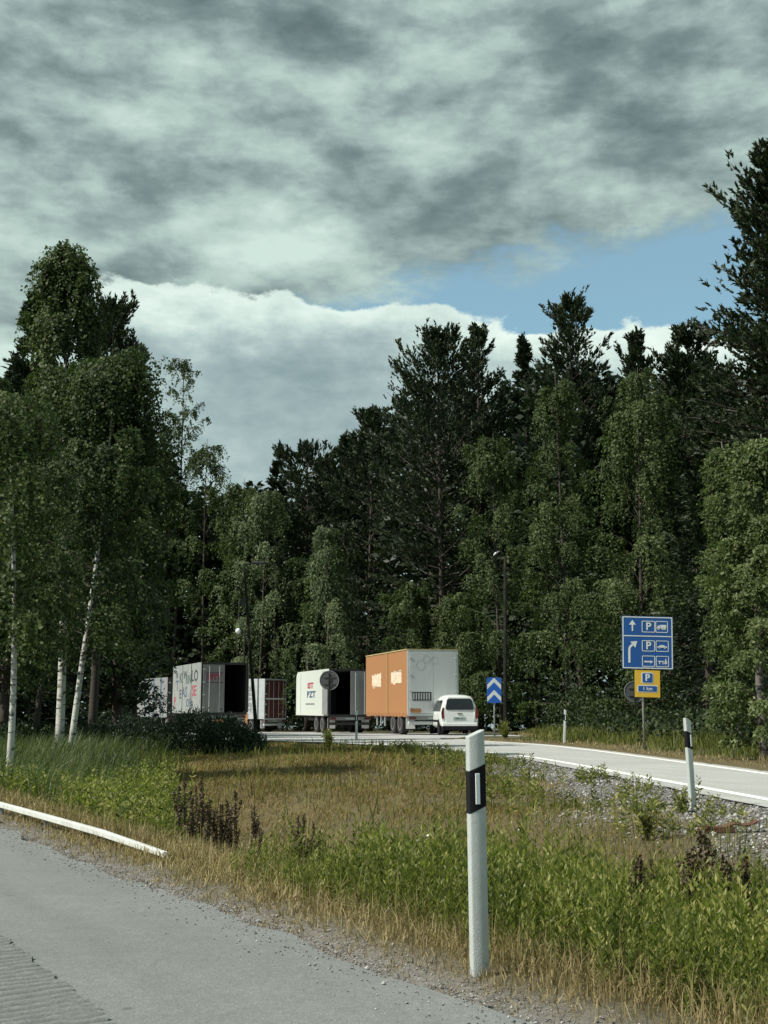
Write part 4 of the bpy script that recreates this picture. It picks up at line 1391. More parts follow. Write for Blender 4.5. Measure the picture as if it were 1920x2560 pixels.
def gravel():
    rng = np.random.default_rng(123)
    ico = np.array([(0, 0, 1), (0.94, 0, 0.1), (0.1, 0.9, 0.0), (-0.9, 0.15, 0.05), (0, -0.95, 0.1), (0.1, 0.05, -0.6)])
    fac = np.array([(0, 1, 2), (0, 2, 3), (0, 3, 4), (0, 4, 1), (5, 2, 1), (5, 3, 2), (5, 4, 3), (5, 1, 4)])
    def stones(name, label, x, y, r, z=None):
        n = len(x)
        z = (land(x, y) if z is None else z) + r * 0.15
        a = rng.uniform(0, 6.283, n)
        sc = np.stack([r * rng.uniform(0.7, 1.4, n), r * rng.uniform(0.7, 1.4, n), r * rng.uniform(0.45, 0.9, n)], 1)
        V = ico[None] * sc[:, None, :] * rng.uniform(0.75, 1.25, (n, 6, 1))
        c, s_ = np.cos(a)[:, None], np.sin(a)[:, None]
        X = V[:, :, 0] * c - V[:, :, 1] * s_ + x[:, None]
        Y = V[:, :, 0] * s_ + V[:, :, 1] * c + y[:, None]
        Z = V[:, :, 2] + z[:, None]
        T = (fac[None] + (np.arange(n) * 6)[:, None, None]).reshape(-1, 3)
        o = np_mesh(name, np.stack([X, Y, Z], 2).reshape(-1, 3), tris=T, mat=M['stone'], attrs={'var': np.repeat(rng.uniform(0, 1, n), 6)})
        tag(o, label, None, None, 'stuff')
    x, y = scatter(rng, 76000, -1.5, 5.2, 8, 34)
    r = ramp_near_x(y) - x
    wob = (fbm(x, y, 1.3, 5) - 0.5)
    p = sstep(r, 0.30, 0.5) * sstep(r + wob * 2.4, 2.7, 1.2) * (0.3 + 0.7 * sstep(fbm(x, y, 0.6, 55), 0.3, 0.55))
    k = in_view(x, y) & (rng.uniform(0, 1, len(x)) < p)
    x, y = x[k], y[k]
    stones('gravel', 'mixed grey and pinkish gravel on the slope beside the slip road', x, y, rng.uniform(0.008, 0.026, len(x)) * (1 + 0.8 * (rng.uniform(0, 1, len(x)) > 0.93)))
    t = rng.uniform(-1, 14, 9000)
    s = np.abs(rng.normal(0, 0.17, 9000)) * np.where(rng.uniform(0, 1, 9000) < 0.72, 1, -1) + 0.06
    x = E0.x + ED.x * t + EN.x * s; y = E0.y + ED.y * t + EN.y * s
    k = in_view(x, y, 0.5)
    x, y, s = x[k], y[k], s[k]
    stones('road_grit', 'loose grit and crumbs along the asphalt edge', x, y, rng.uniform(0.0025, 0.0075, len(x)) * (1 + 0.8 * (rng.uniform(0, 1, len(x)) > 0.96)), np.where(s < 0.06, 0.001, land(x, y)))


gravel()

# ------------------------------------------------------------------ dock plants with dark seed heads
def dock(seed, h):
    rng = np.random.default_rng(seed)
    root = thing('dock_plant', '', 'dock plant')
    mb = MB()
    lean = rng.uniform(-0.06, 0.06, 2)
    tipx, tipy = lean * h
    mb.tube([(0, 0, -0.03), (tipx * 0.4, tipy * 0.4, h * 0.5), (tipx, tipy, h)], [0.0055, 0.0045, 0.002], 5, cap=False)
    br = [(0, 0, 0.45, 1.0)]
    for k in range(rng.integers(2, 4)):
        a = rng.uniform(0, 6.28); z0 = rng.uniform(0.35, 0.6) * h; L = rng.uniform(0.25, 0.4) * h
        p0 = (tipx * z0 / h, tipy * z0 / h, z0)
        p1 = (p0[0] + math.cos(a) * L * 0.25, p0[1] + math.sin(a) * L * 0.25, z0 + L)
        mb.tube([p0, p1], [0.003, 0.0015], 4, cap=False)
        br.append((p0, p1))
    st = mb.build('stem', M['stalk'], root, fixn=False)
    at_ = st.data.attributes.new('var', 'FLOAT', 'POINT')
    at_.data.foreach_set('value', np.full(len(st.data.vertices), 0.35, dtype=np.float32))
    P, wd = [], []
    for b in br:
        if len(b) == 4:
            for v in np.linspace(b[2], 1.0, 46):
                P.append((tipx * v, tipy * v, h * v)); wd.append(0.013 * (1.15 - v) + 0.005)
        else:
            for v in np.linspace(0.1, 1.0, 22):
                P.append(tuple(np.array(b[0]) * (1 - v) + np.array(b[1]) * v)); wd.append(0.012)
    P = np.repeat(np.array(P), 4, 0); wd = np.repeat(np.array(wd), 4)
    P = P + rng.normal(0, 1, P.shape) * (wd * 0.5)[:, None]
    D = rng_unit(rng, len(P)); D[:, 2] -= 0.2
    D /= np.linalg.norm(D, axis=1)[:, None]
    V = leaf_quads(P, D, np.full(len(P), 0.014) * rng.uniform(0.8, 1.6, len(P)), 0.5, rng)
    np_mesh('seed_head', V, quads=quads_for(len(P)), mat=M['stalk'], parent=root, attrs={'var': np.repeat(np.clip(rng.normal(0.35, 0.25, len(P)), 0, 1), 4)})
    return root


def copy_thing(o):
    c = o.copy(); COL.objects.link(c)
    for ch in list(o.children):
        d = ch.copy(); COL.objects.link(d); d.parent = c
        for g in list(ch.children):
            e = g.copy(); COL.objects.link(e); e.parent = d
    return c


def docks():
    rng = np.random.default_rng(202)
    protos = [dock(300 + k, h) for k, h in enumerate((0.60, 0.52, 0.66))]
    used = [False] * 3
    def put(px, y, label, group, sc=1.0):
        k = int(rng.integers(0, 3))
        o = copy_thing(protos[k]) if used[k] else protos[k]
        used[k] = True
        x = gx(px, y)
        o.location = (x, y, ground_at(x, y))
        o.rotation_euler = (0, 0, rng.uniform(0, 6.28))
        o.scale = (sc, sc, sc)
        o['label'] = label; o['group'] = group
    a = 'dark brown dock seed stalk in the dense clump beyond the white rail end'
    for px in (448, 462, 470, 478, 486, 492, 500, 507, 514, 520, 527, 533, 541, 548, 553, 559, 565, 572, 578, 585, 592, 628, 636, 644):
        put(px + rng.uniform(-4, 4), rng.uniform(10.2, 11.6), a, 'dock stalks in the clump near the white rail', rng.uniform(0.75, 1.1))
    b = 'dark brown dock seed stalk in the small group along the dry grass edge'
    for px in (738, 746, 753, 760, 768, 776, 790):
        put(px, rng.uniform(8.9, 9.5), b, 'dock stalks halfway along the dry grass', rng.uniform(0.7, 0.95))
    c = 'dark brown dock seed stalk in the short row where the lush weeds start'
    for px in (858, 872, 888, 900, 1010):
        put(px, rng.uniform(8.7, 9.2), c, 'dock stalks at the start of the lush weeds', rng.uniform(0.6, 0.85))
    d = 'dark brown dock seed stalk among the lush weeds beyond the nearest marker post'
    for px in (1600, 1612, 1626, 1738, 1750, 1770, 1728, 1806, 1880):
        put(px, rng.uniform(6.5, 7.3), d, 'dock stalks among the lush weeds', rng.uniform(1.1, 1.35))


docks()


def sapling(label, px, y, h, n, mat='green_grass', leaf=0.07):
    rng = np.random.default_rng(int(px))
    b = tree_base(px, y)
    root = thing('sapling', label, 'sapling', b)
    mb = MB()
    P, D = [], []
    for k in range(n):
        a = rng.uniform(0, 6.28); r = rng.uniform(0.05, 0.45) * h
        p1 = np.array([math.cos(a) * r, math.sin(a) * r, h * rng.uniform(0.6, 1.0)])
        mb.tube([(0, 0, -0.03), tuple(p1 * np.array([0.35, 0.35, 0.55])), tuple(p1)], [0.006, 0.004, 0.0015], 4, cap=False)
        for v in np.linspace(0.2, 1, 16):
            q = p1 * np.array([v ** 1.3, v ** 1.3, v])
            P.append(q + rng.normal(0, 0.02, 3)); d = rng.normal(0, 0.7, 3) + np.array([p1[0], p1[1], 0.4]); D.append(d / np.linalg.norm(d))
    mb.build('stem', M['pine_bark'], root, fixn=False)
    P, D = np.array(P), np.array(D)
    V = leaf_quads(P, D, leaf * rng.uniform(0.7, 1.3, len(P)), 0.25, rng)
    np_mesh('foliage', V, quads=quads_for(len(P)), mat=M[mat], parent=root, attrs={'var': np.repeat(np.clip(rng.normal(0.55, 0.2, len(P)), 0, 1), 4)})


sapling('leafy green sapling on the grass crest in front of the white trailer', 822, 28.5, 0.46, 22)
sapling('leafy bright sapling in the gravel at the foot of the second marker post', 1706, 13.2, 0.22, 14, leaf=0.04)
sapling('pale leafy sapling in the gravel weeds between the two big marker posts', 1618, 10.6, 0.32, 16, leaf=0.05)
sapling('yellowish sapling at the foot of the chevron board', 1262, 40.5, 0.6, 22, leaf=0.09)

# ------------------------------------------------------------------ marker posts
def marker_post(label, loc, face, h=1.0, mirror=False, tilt=(0, 0), w=0.070, d=0.060):
    """white plastic road marker post with slanted top, black band and reflector; face: heading of its front normal"""
    root = thing('marker_post', label, 'marker post', loc, 0, 'white marker posts beside the roads')
    q = Vector((0, -1, 0)).rotation_difference(Vector((face[0], face[1], 0)).normalized())
    root.rotation_mode = 'QUATERNION'
    root.rotation_quaternion = Matrix.Rotation(tilt[0], 3, 'Y').to_quaternion() @ Matrix.Rotation(tilt[1], 3, 'X').to_quaternion() @ q
    sl = -0.42 if mirror else 0.42
    # outline: gently bowed front, rounded sides, hollow-looking back
    prof = []
    for k in range(9):
        u = -1 + 2 * k / 8
        prof.append((u * w / 2, -d * 0.5 + 0.006 * u * u))
    prof += [(w / 2 + 0.004, -d * 0.30), (w / 2 + 0.002, d * 0.30), (w / 2 - 0.012, d * 0.5), (-w / 2 + 0.012, d * 0.5), (-w / 2 - 0.002, d * 0.30), (-w / 2 - 0.004, -d * 0.30)]
    def section(z0, z1, s0, s1, grow=0.0):
        n = len(prof)
        g = 1 + grow
        vs = [(x * g, y * g, z0 + s0 * x) for x, y in prof] + [(x * g, y * g, z1 + s1 * x) for x, y in prof]
        fs = [tuple(range(n))[::-1], tuple(range(n, 2 * n))] + [(i, (i + 1) % n, (i + 1) % n + n, i + n) for i in range(n)]
        return vs, fs
    zt, b1, b0 = h - 0.02, h * 0.832, h * 0.655
    a = MB(); a.add(*section(-0.25, b0, 0, sl)); a.build('shaft', M['white_plastic'], root, bevel=0.003)
    a = MB(); a.add(*section(b0, b1, sl, sl, 0.035)); a.build('black_band', M['black_plastic'], root)
    a = MB(); a.add(*section(b1, zt, sl, sl)); a.build('cap', M['white_plastic'], root, bevel=0.004)
    a = MB()
    cx = -0.004 if not mirror else 0.012
    a.box((cx, -d * 0.5 - 0.004, (b0 + b1) / 2), (0.020, 0.007, (b1 - b0) * 0.74)); a.build('reflector', M['reflector'], root, bevel=0.002)
    return root


def on_ground(px, py, lift=0.0):
    """where the sight line meets the land near z = 0"""
    for y in np.arange(3.5, 120, 0.02):
        p = at(px, py, y)
        if p.z <= ground_at(p.x, y) + lift:
            return p
    return p


marker_post('big white marker post with black band at the main road edge, nearest of all', (0.405, 5.34, -0.005), (0.30, -0.95), 1.0, tilt=(R(-0.5), 0))
marker_post('white marker post on the gravel shoulder of the slip road beside its near edge line', (3.42, 13.65, -0.03), (0.52, -0.85), 1.0, mirror=True, tilt=(R(-1.6), 0))
p = (gx(1411, 36.6), 36.6)
marker_post('small white marker post across the slip road in front of the wood', (p[0], p[1], ground_at(*p)), (-0.2, -0.95), 1.0, mirror=True, tilt=(R(3.0), 0))
marker_post('small white marker post in front of the white and orange trailers', (gx(891, 40.2), 40.2, -0.02), (0.2, -0.95), 0.98, tilt=(R(0), 0))

# ------------------------------------------------------------------ signs
def rrect(x0, z0, x1, z1, r, n=4):
    pts = []
    for (cx, cz, a0) in ((x1 - r, z1 - r, 0), (x0 + r, z1 - r, 90), (x0 + r, z0 + r, 180), (x1 - r, z0 + r, 270)):
        for k in range(n + 1):
            a = R(a0 + 90 * k / n)
            pts.append((cx + r * math.cos(a), cz + r * math.sin(a)))
    return pts


def ring(mb, outer, inner, y0, y1, mi=0):
    n = len(outer)
    vs = [(p[0], y0, p[1]) for p in outer] + [(p[0], y0, p[1]) for p in inner] + [(p[0], y1, p[1]) for p in outer] + [(p[0], y1, p[1]) for p in inner]
    fs = []
    for i in range(n):
        j = (i + 1) % n
        fs += [(i, j, j + n, i + n), (i, i + 2 * n, j + 2 * n, j), (i + n, j + n, j + 3 * n, i + 3 * n), (i + 2 * n, i + 3 * n, j + 3 * n, j + 2 * n)]
    mb.add(vs, fs, mi)


def rframe(mb, x0, z0, x1, z1, r, t, y0, y1):
    ring(mb, rrect(x0, z0, x1, z1, r), rrect(x0 + t, z0 + t, x1 - t, z1 - t, max(0.002, r - t)), y0, y1)


def text(body, size, mat, parent, loc, name='lettering', rot=(R(90), 0, 0), scale=(1, 1, 1), bold=0.0, ext=0.002):
    cu = bpy.data.curves.new(name, 'FONT')
    cu.body = body
    cu.size = size
    cu.align_x = 'CENTER'; cu.align_y = 'CENTER'
    cu.extrude = ext
    cu.offset = bold
    cu.resolution_u = 3
    cu.materials.append(mat)
    o = new_obj(name, cu, parent)
    o.location = loc; o.rotation_euler = rot; o.scale = scale
    return o


def direction_sign():
    y = 30.7
    x = gx(1613, y)
    z0 = ground_at(x, y)
    root = thing('direction_sign', 'large blue parking direction sign with white arrows and a yellow board below', 'road sign', (x, y, z0))
    TL, BR = at(1553, 1541, y), at(1685, 1673, y)
    x0, x1 = TL.x - x, BR.x - x
    zb, zt = BR.z - z0, TL.z - z0
    W, Hh = x1 - x0, zt - zb
    cx = (x0 + x1) / 2
    mb = MB()
    mb.tube([(-0.0, 0.05, -0.3), (0.0, 0.05, zt - 0.05)], 0.030, 10)
    mb.build('pole', M['steel'], root, smooth=True)
    for zz in (zb + 0.25, zt - 0.3):
        mb = MB(); mb.b2((x0 + 0.1, 0.018, zz - 0.02), (x1 - 0.1, 0.045, zz + 0.02)); mb.build('bracket', M['steel'], root)
    rot = (0, R(1.4), 0)
    mb = MB(); mb.plate([(-W / 2, -Hh / 2), (W / 2, -Hh / 2), (W / 2, Hh / 2), (-W / 2, Hh / 2)], -0.012, 0.014)
    board = mb.build('panel', M['sign_blue'], root, loc=(cx, 0, (zb + zt) / 2)); board.rotation_euler = rot
    def sub(name, mb, mat='sign_white'):
        return mb.build(name, M[mat], board)
    F0, F1 = -0.017, -0.012
    mb = MB(); rframe(mb, -W / 2 + 0.012, -Hh / 2 + 0.012, W / 2 - 0.012, Hh / 2 - 0.012, 0.02, 0.026, F0, F1); sub('border', mb)
    u = lambda a: -W / 2 + W * a                        # fractions of the board
    v = lambda b: Hh / 2 - Hh * b
    mb = MB(); mb.b2((-W / 2 + 0.04, F0, v(0.376) - 0.013), (W / 2 - 0.04, F1, v(0.376) + 0.013)); sub('divider', mb)
    # straight arrow
    mb = MB()
    mb.plate([(u(0.205) - 0.018, v(0.285)), (u(0.205) + 0.018, v(0.285)), (u(0.205) + 0.018, v(0.165)), (u(0.205) + 0.09, v(0.165)), (u(0.205), v(0.075)), (u(0.205) - 0.09, v(0.165)), (u(0.205) - 0.018, v(0.165))], F0, F1)
    sub('arrow', mb)
    # curved arrow
    mb = MB()
    cxx, czz, r1, r2 = u(0.255), v(0.60), 0.105, 0.160
    left = [(u(0.135) + 0.002 - 0.024, v(0.885)), (u(0.135) + 0.052 - 0.024, v(0.885))]
    c0 = u(0.135) - 0.022
    pts_o, pts_i = [], []
    for k in range(7):
        a = R(180 - 12 * k)
        pts_o.append((c0 + r2 + r2 * math.cos(a), v(0.64) + r2 * math.sin(a)))
        pts_i.append((c0 + r2 + r1 * math.cos(a), v(0.64) + r1 * math.sin(a)))
    poly_o = [(c0, v(0.885))] + pts_o
    poly_i = [(c0 + r2 - r1, v(0.885))] + pts_i
    n = len(poly_o)
    vs = [(p[0], F0, p[1]) for p in poly_o] + [(p[0], F0, p[1]) for p in poly_i]
    mb.add(vs, [(i, i + 1, i + 1 + n, i + n) for i in range(n - 1)])
    e = poly_o[-1]; ei = poly_i[-1]
    mx, mz = (e[0] + ei[0]) / 2, (e[1] + ei[1]) / 2
    dx, dz = math.cos(R(40)), math.sin(R(40))
    mb.plate([(mx - dz * 0.10, mz + dx * 0.10), (mx + dz * 0.10, mz - dx * 0.10), (mx + dx * 0.15, mz + dz * 0.15)], F0, F1)
    sub('curved_arrow', mb)
    # symbol panels
    for (a, b, c, d) in ((0.385, 0.085, 0.655, 0.305), (0.655, 0.085, 0.905, 0.305), (0.385, 0.455, 0.645, 0.665), (0.655, 0.455, 0.915, 0.665), (0.385, 0.745, 0.645, 0.955), (0.655, 0.745, 0.915, 0.955)):
        mb = MB(); rframe(mb, u(a) + 0.004, v(d), u(c) - 0.004, v(b), 0.03, 0.018, F0, F1); sub('symbol_frame', mb)
    text('P', 0.27, M['sign_white'], board, (u(0.52), F0 + 0.002, v(0.195)), bold=0.006)
    text('P', 0.27, M['sign_white'], board, (u(0.515), F0 + 0.002, v(0.56)), bold=0.006)
    # lorry pictogram
    mb = MB()
    ox, oz = u(0.78), v(0.20)
    mb.plate([(ox - 0.035, oz - 0.035), (ox + 0.115, oz - 0.035), (ox + 0.115, oz + 0.06), (ox - 0.035, oz + 0.06)], F0, F1)
    mb.plate([(ox - 0.12, oz - 0.035), (ox - 0.045, oz - 0.035), (ox - 0.045, oz + 0.045), (ox - 0.085, oz + 0.045), (ox - 0.12, oz + 0.0)], F0, F1)
    for k in (-0.085, 0.02, 0.075):
        mb.lathe([(F0, 0.024), (F1, 0.024)], 'y', 12, (ox + k, 0, oz - 0.045))
    sub('lorry_symbol', mb)
    mb = MB()
    ox, oz = u(0.785), v(0.57)
    mb.plate([(ox - 0.125, oz - 0.025), (ox + 0.125, oz - 0.025), (ox + 0.125, oz + 0.005), (ox + 0.075, oz + 0.012), (ox + 0.045, oz + 0.040), (ox - 0.05, oz + 0.040), (ox - 0.085, oz + 0.008), (ox - 0.125, oz + 0.002)], F0, F1)
    for k in (-0.07, 0.07):
        mb.lathe([(F0, 0.02), (F1, 0.02)], 'y', 12, (ox + k, 0, oz - 0.030))
    sub('car_symbol', mb)
    mb = MB()
    ox, oz = u(0.515), v(0.86)
    mb.plate([(ox - 0.12, oz + 0.02), (ox - 0.10, oz - 0.018), (ox + 0.05, oz - 0.015), (ox + 0.05, oz - 0.045), (ox + 0.115, oz + 0.0), (ox + 0.05, oz + 0.04), (ox + 0.05, oz + 0.018), (ox - 0.06, oz + 0.022)], F0, F1)
    sub('car_and_trailer_symbol', mb)
    mb = MB()
    ox, oz = u(0.785), v(0.85)
    mb.plate([(ox - 0.11, oz + 0.015), (ox - 0.11, oz - 0.01), (ox + 0.03, oz - 0.01), (ox + 0.03, oz + 0.015)], F0, F1)
    for k in (-0.085, 0.0):
        mb.plate([(ox + k, oz - 0.07), (ox + k + 0.022, oz - 0.07), (ox + k + 0.03, oz - 0.01), (ox + k + 0.008, oz - 0.01)], F0, F1)
    mb.plate([(ox + 0.045, oz - 0.055), (ox + 0.125, oz - 0.055), (ox + 0.085, oz + 0.09)], F0, F1)
    mb.b2((ox + 0.077, F0, oz - 0.085), (ox + 0.093, F1, oz - 0.055))
    sub('picnic_symbol', mb)
    # yellow board
    TL, BR = at(1586, 1676, y), at(1651, 1743, y)
    w2, h2 = BR.x - TL.x, TL.z - BR.z
    mb = MB(); mb.plate([(-w2 / 2, -h2 / 2), (w2 / 2, -h2 / 2), (w2 / 2, h2 / 2), (-w2 / 2, h2 / 2)], -0.012, 0.012)
    yb = mb.build('yellow_panel', M['sign_yellow'], root, loc=((TL.x + BR.x) / 2 - x, -0.002, (TL.z + BR.z) / 2 - z0)); yb.rotation_euler = rot
    mb = MB(); mb.plate(rrect(-0.150, 0.010, 0.150, 0.285, 0.04), -0.017, -0.012); mb.build('symbol_border', M['sign_white'], yb)
    mb = MB(); mb.plate(rrect(-0.128, 0.030, 0.128, 0.265, 0.03), -0.020, -0.017); mb.build('symbol_panel', M['sign_blue'], yb)
    text('P', 0.24, M['sign_white'], yb, (0.0, -0.0205, 0.148), bold=0.008)
    mb = MB(); mb.plate(rrect(-0.255, -0.215, 0.255, -0.035, 0.03), -0.017, -0.012); mb.build('distance_border', M['sign_white'], yb)
    mb = MB(); mb.plate(rrect(-0.235, -0.195, 0.235, -0.055, 0.02), -0.020, -0.017); mb.build('distance_panel', M['sign_blue'], yb)
    text('1 km', 0.125, M['sign_white'], yb, (0.0, -0.0205, -0.125), bold=0.002)


direction_sign()


def chevron_board():
    y = 46.0
    x = gx(1237, y); z0 = ground_at(x, y)
    root = thing('chevron_board', 'blue marker board with two white chevrons on a thin pole behind the white car', 'road sign', (x, y, z0))
    TL, BR = at(1219, 1694, y), at(1256, 1757, y)
    w, h = BR.x - TL.x, TL.z - BR.z
    zc = (TL.z + BR.z) / 2 - z0
    mb = MB(); mb.tube([(0, 0.045, -0.3), (0, 0.045, zc + h / 2 - 0.06)], 0.03, 8); mb.build('pole', M['steel'], root, smooth=True)
    mb = MB(); mb.plate(rrect(-w / 2, -h / 2, w / 2, h / 2, 0.03), -0.012, 0.012)
    pn = mb.build('panel', M['chev_blue'], root, loc=(0, 0, zc))
    for zz in (0.10, -0.36):
        mb = MB()
        a, t, s = w / 2 - 0.012, 0.17, 0.27
        mb.plate([(-a, zz - 0.07), (0, zz - 0.07 + s), (a, zz - 0.07), (a, zz - 0.07 + t), (0, zz - 0.07 + s + t), (-a, zz - 0.07 + t)], -0.016, -0.0125)
        mb.build('chevron', M['sign_white'], pn)


chevron_board()


def round_back(label, px, py, rpx, y, base_px=None):
    x = gx(px, y); z0 = ground_at(x, y)
    root = thing('round_sign', label, 'road sign', (x, y, z0), 0, 'round signs seen from behind')
    zc = at(px, py, y).z - z0
    r = rpx / FOC * y
    mb = MB(); mb.lathe([(-0.02, r), (0.005, r), (0.012, r * 0.97)], 'y', 40, (0, 0, zc)); mb.build('disc', M['sign_back'], root)
    mb = MB(); ring(mb, [(math.cos(a) * r, zc + math.sin(a) * r) for a in np.linspace(0, 6.283, 41)[:-1]], [(math.cos(a) * r * 0.94, zc + math.sin(a) * r * 0.94) for a in np.linspace(0, 6.283, 41)[:-1]], -0.034, -0.02)
    mb.build('rim', M['steel'], root)
    mb = MB(); mb.tube([(0, -0.05, -0.3), (0, -0.05, zc + r * 0.75)], 0.03, 8); mb.build('pole', M['pole_dark'], root, smooth=True)
    for k in (-0.35, 0.35):
        mb = MB(); mb.b2((-r * 0.6, -0.048, zc + k * r - 0.02), (r * 0.6, -0.021, zc + k * r + 0.02)); mb.build('bracket', M['sign_back'], root)


round_back('back of a round sign in front of the white trailer', 822, 1701, 24, 46.5)
round_back('back of a round sign half hidden behind the yellow board', 1590, 1729, 26, 41.5)

# ------------------------------------------------------------------ lamps
def street_lamp(label, px, y, py_top, lean_px, head, arm_px, group='lamp posts around the parking area'):
    x = gx(px, y); z0 = ground_at(x, y)
    root = thing('street_lamp', label, 'street lamp', (x, y, z0), 0, group)
    top = at(px + lean_px, py_top, y)
    tx, tz = top.x - x, top.z - z0
    mb = MB(); mb.tube([(0, 0, -0.4), (tx * 0.1, 0, tz * 0.1), (tx, 0, tz)], [0.085, 0.08, 0.045], 10); mb.build('pole', M['pole_dark'], root, smooth=True)
    ex = arm_px / FOC * y
    if head == 'arm':
        mb = MB(); mb.tube([(tx, 0, tz - 0.05), (tx + ex * 0.55, 0, tz + 0.04), (tx + ex, 0, tz + 0.07)], [0.04, 0.035, 0.03], 8); mb.build('arm', M['pole_dark'], root, smooth=True)
        mb = MB(); mb.box((tx + ex * 0.85, 0, tz + 0.05), (0.55, 0.22, 0.11)); mb.build('lamp_head', M['dark_metal'], root, bevel=0.03)
        mb = MB(); mb.box((tx - 0.02, -0.09, tz * 0.78), (0.18, 0.10, 0.30)); mb.build('junction_box', M['dark_metal'], root, bevel=0.01)
    else:
        pts = []
        for k in range(7):
            u = k / 6
            pts.append((tx + ex * u, 0, tz + 0.22 * math.sin(u * 2.4)))
        mb = MB(); mb.tube(pts, 0.03, 8); mb.build('arm', M['pole_dark'], root, smooth=True)
        mb = MB()
        for k in range(7):
            pass
        hx = []
        for k in range(9):
            u = k / 8
            hx.append((tx + ex * (0.55 + 0.75 * u), 0, tz + 0.20 - 0.16 * u * u))
        mb.tube(hx, [0.015, 0.022, 0.028, 0.03, 0.03, 0.028, 0.025, 0.02, 0.01], 8); mb.build('lamp_head', M['lamp_glass'], root, smooth=True)
    return root


street_lamp('thin leaning dark lamp post with a short cross arm, before the grey box trailer', 642, 52, 1410, -32, 'arm', 42)
street_lamp('dark lamp post with a curved pale head beside the chevron board', 1264, 42.5, 1392, -2, 'curved', -22)


def globe_lamp():
    y = 88
    x = gx(607, y); z0 = float(base_z(x, y))
    root = thing('camera_mast', 'slim dark mast with a small white globe behind the graffiti trailer', 'mast', (x, y, z0))
    t = at(606, 1578, y).z - z0
    mb = MB(); mb.tube([(0, 0, -0.3), (0, 0, t)], [0.09, 0.06], 8); mb.build('pole', M['pole_dark'], root, smooth=True)
    mb = MB(); mb.tube([(0, 0, t - 0.08), (-0.38, 0, t - 0.05)], 0.045, 6); mb.build('arm', M['pole_dark'], root)
    mb = MB(); mb.lathe([(math.sin(a) * 0.20, max(0.01, math.cos(a) * 0.20)) for a in np.linspace(-1.5, 1.5, 9)], 'z', 14, (-0.48, 0, t + 0.02)); mb.build('globe', M['lamp_glass'], root, smooth=True)


globe_lamp()

# ------------------------------------------------------------------ trailers
def wheel(parent, x, y, r, w, out):
    """one road wheel: tyre with its rim as a child; out = +1/-1 side that faces outward"""
    mb = MB()
    mb.lathe([(-w / 2, r * 0.62), (-w / 2, r * 0.9), (-w / 2 + 0.03, r), (w / 2 - 0.03, r), (w / 2, r * 0.9), (w / 2, r * 0.62)], 'x', 24)
    t = mb.build('wheel', M['tyre'], parent, loc=(x, y, r), smooth=False)
    mb = MB()
    o = out * (w / 2)
    mb.lathe([(o * 0.4, r * 0.6), (o * 1.01, r * 0.62), (o * 1.01, r * 0.55), (o * 0.55, r * 0.45), (o * 0.6, r * 0.22), (o * 0.95, r * 0.18), (o * 0.98, r * 0.05)], 'x', 20)
    mb.build('rim', M['rim'], t, smooth=False)


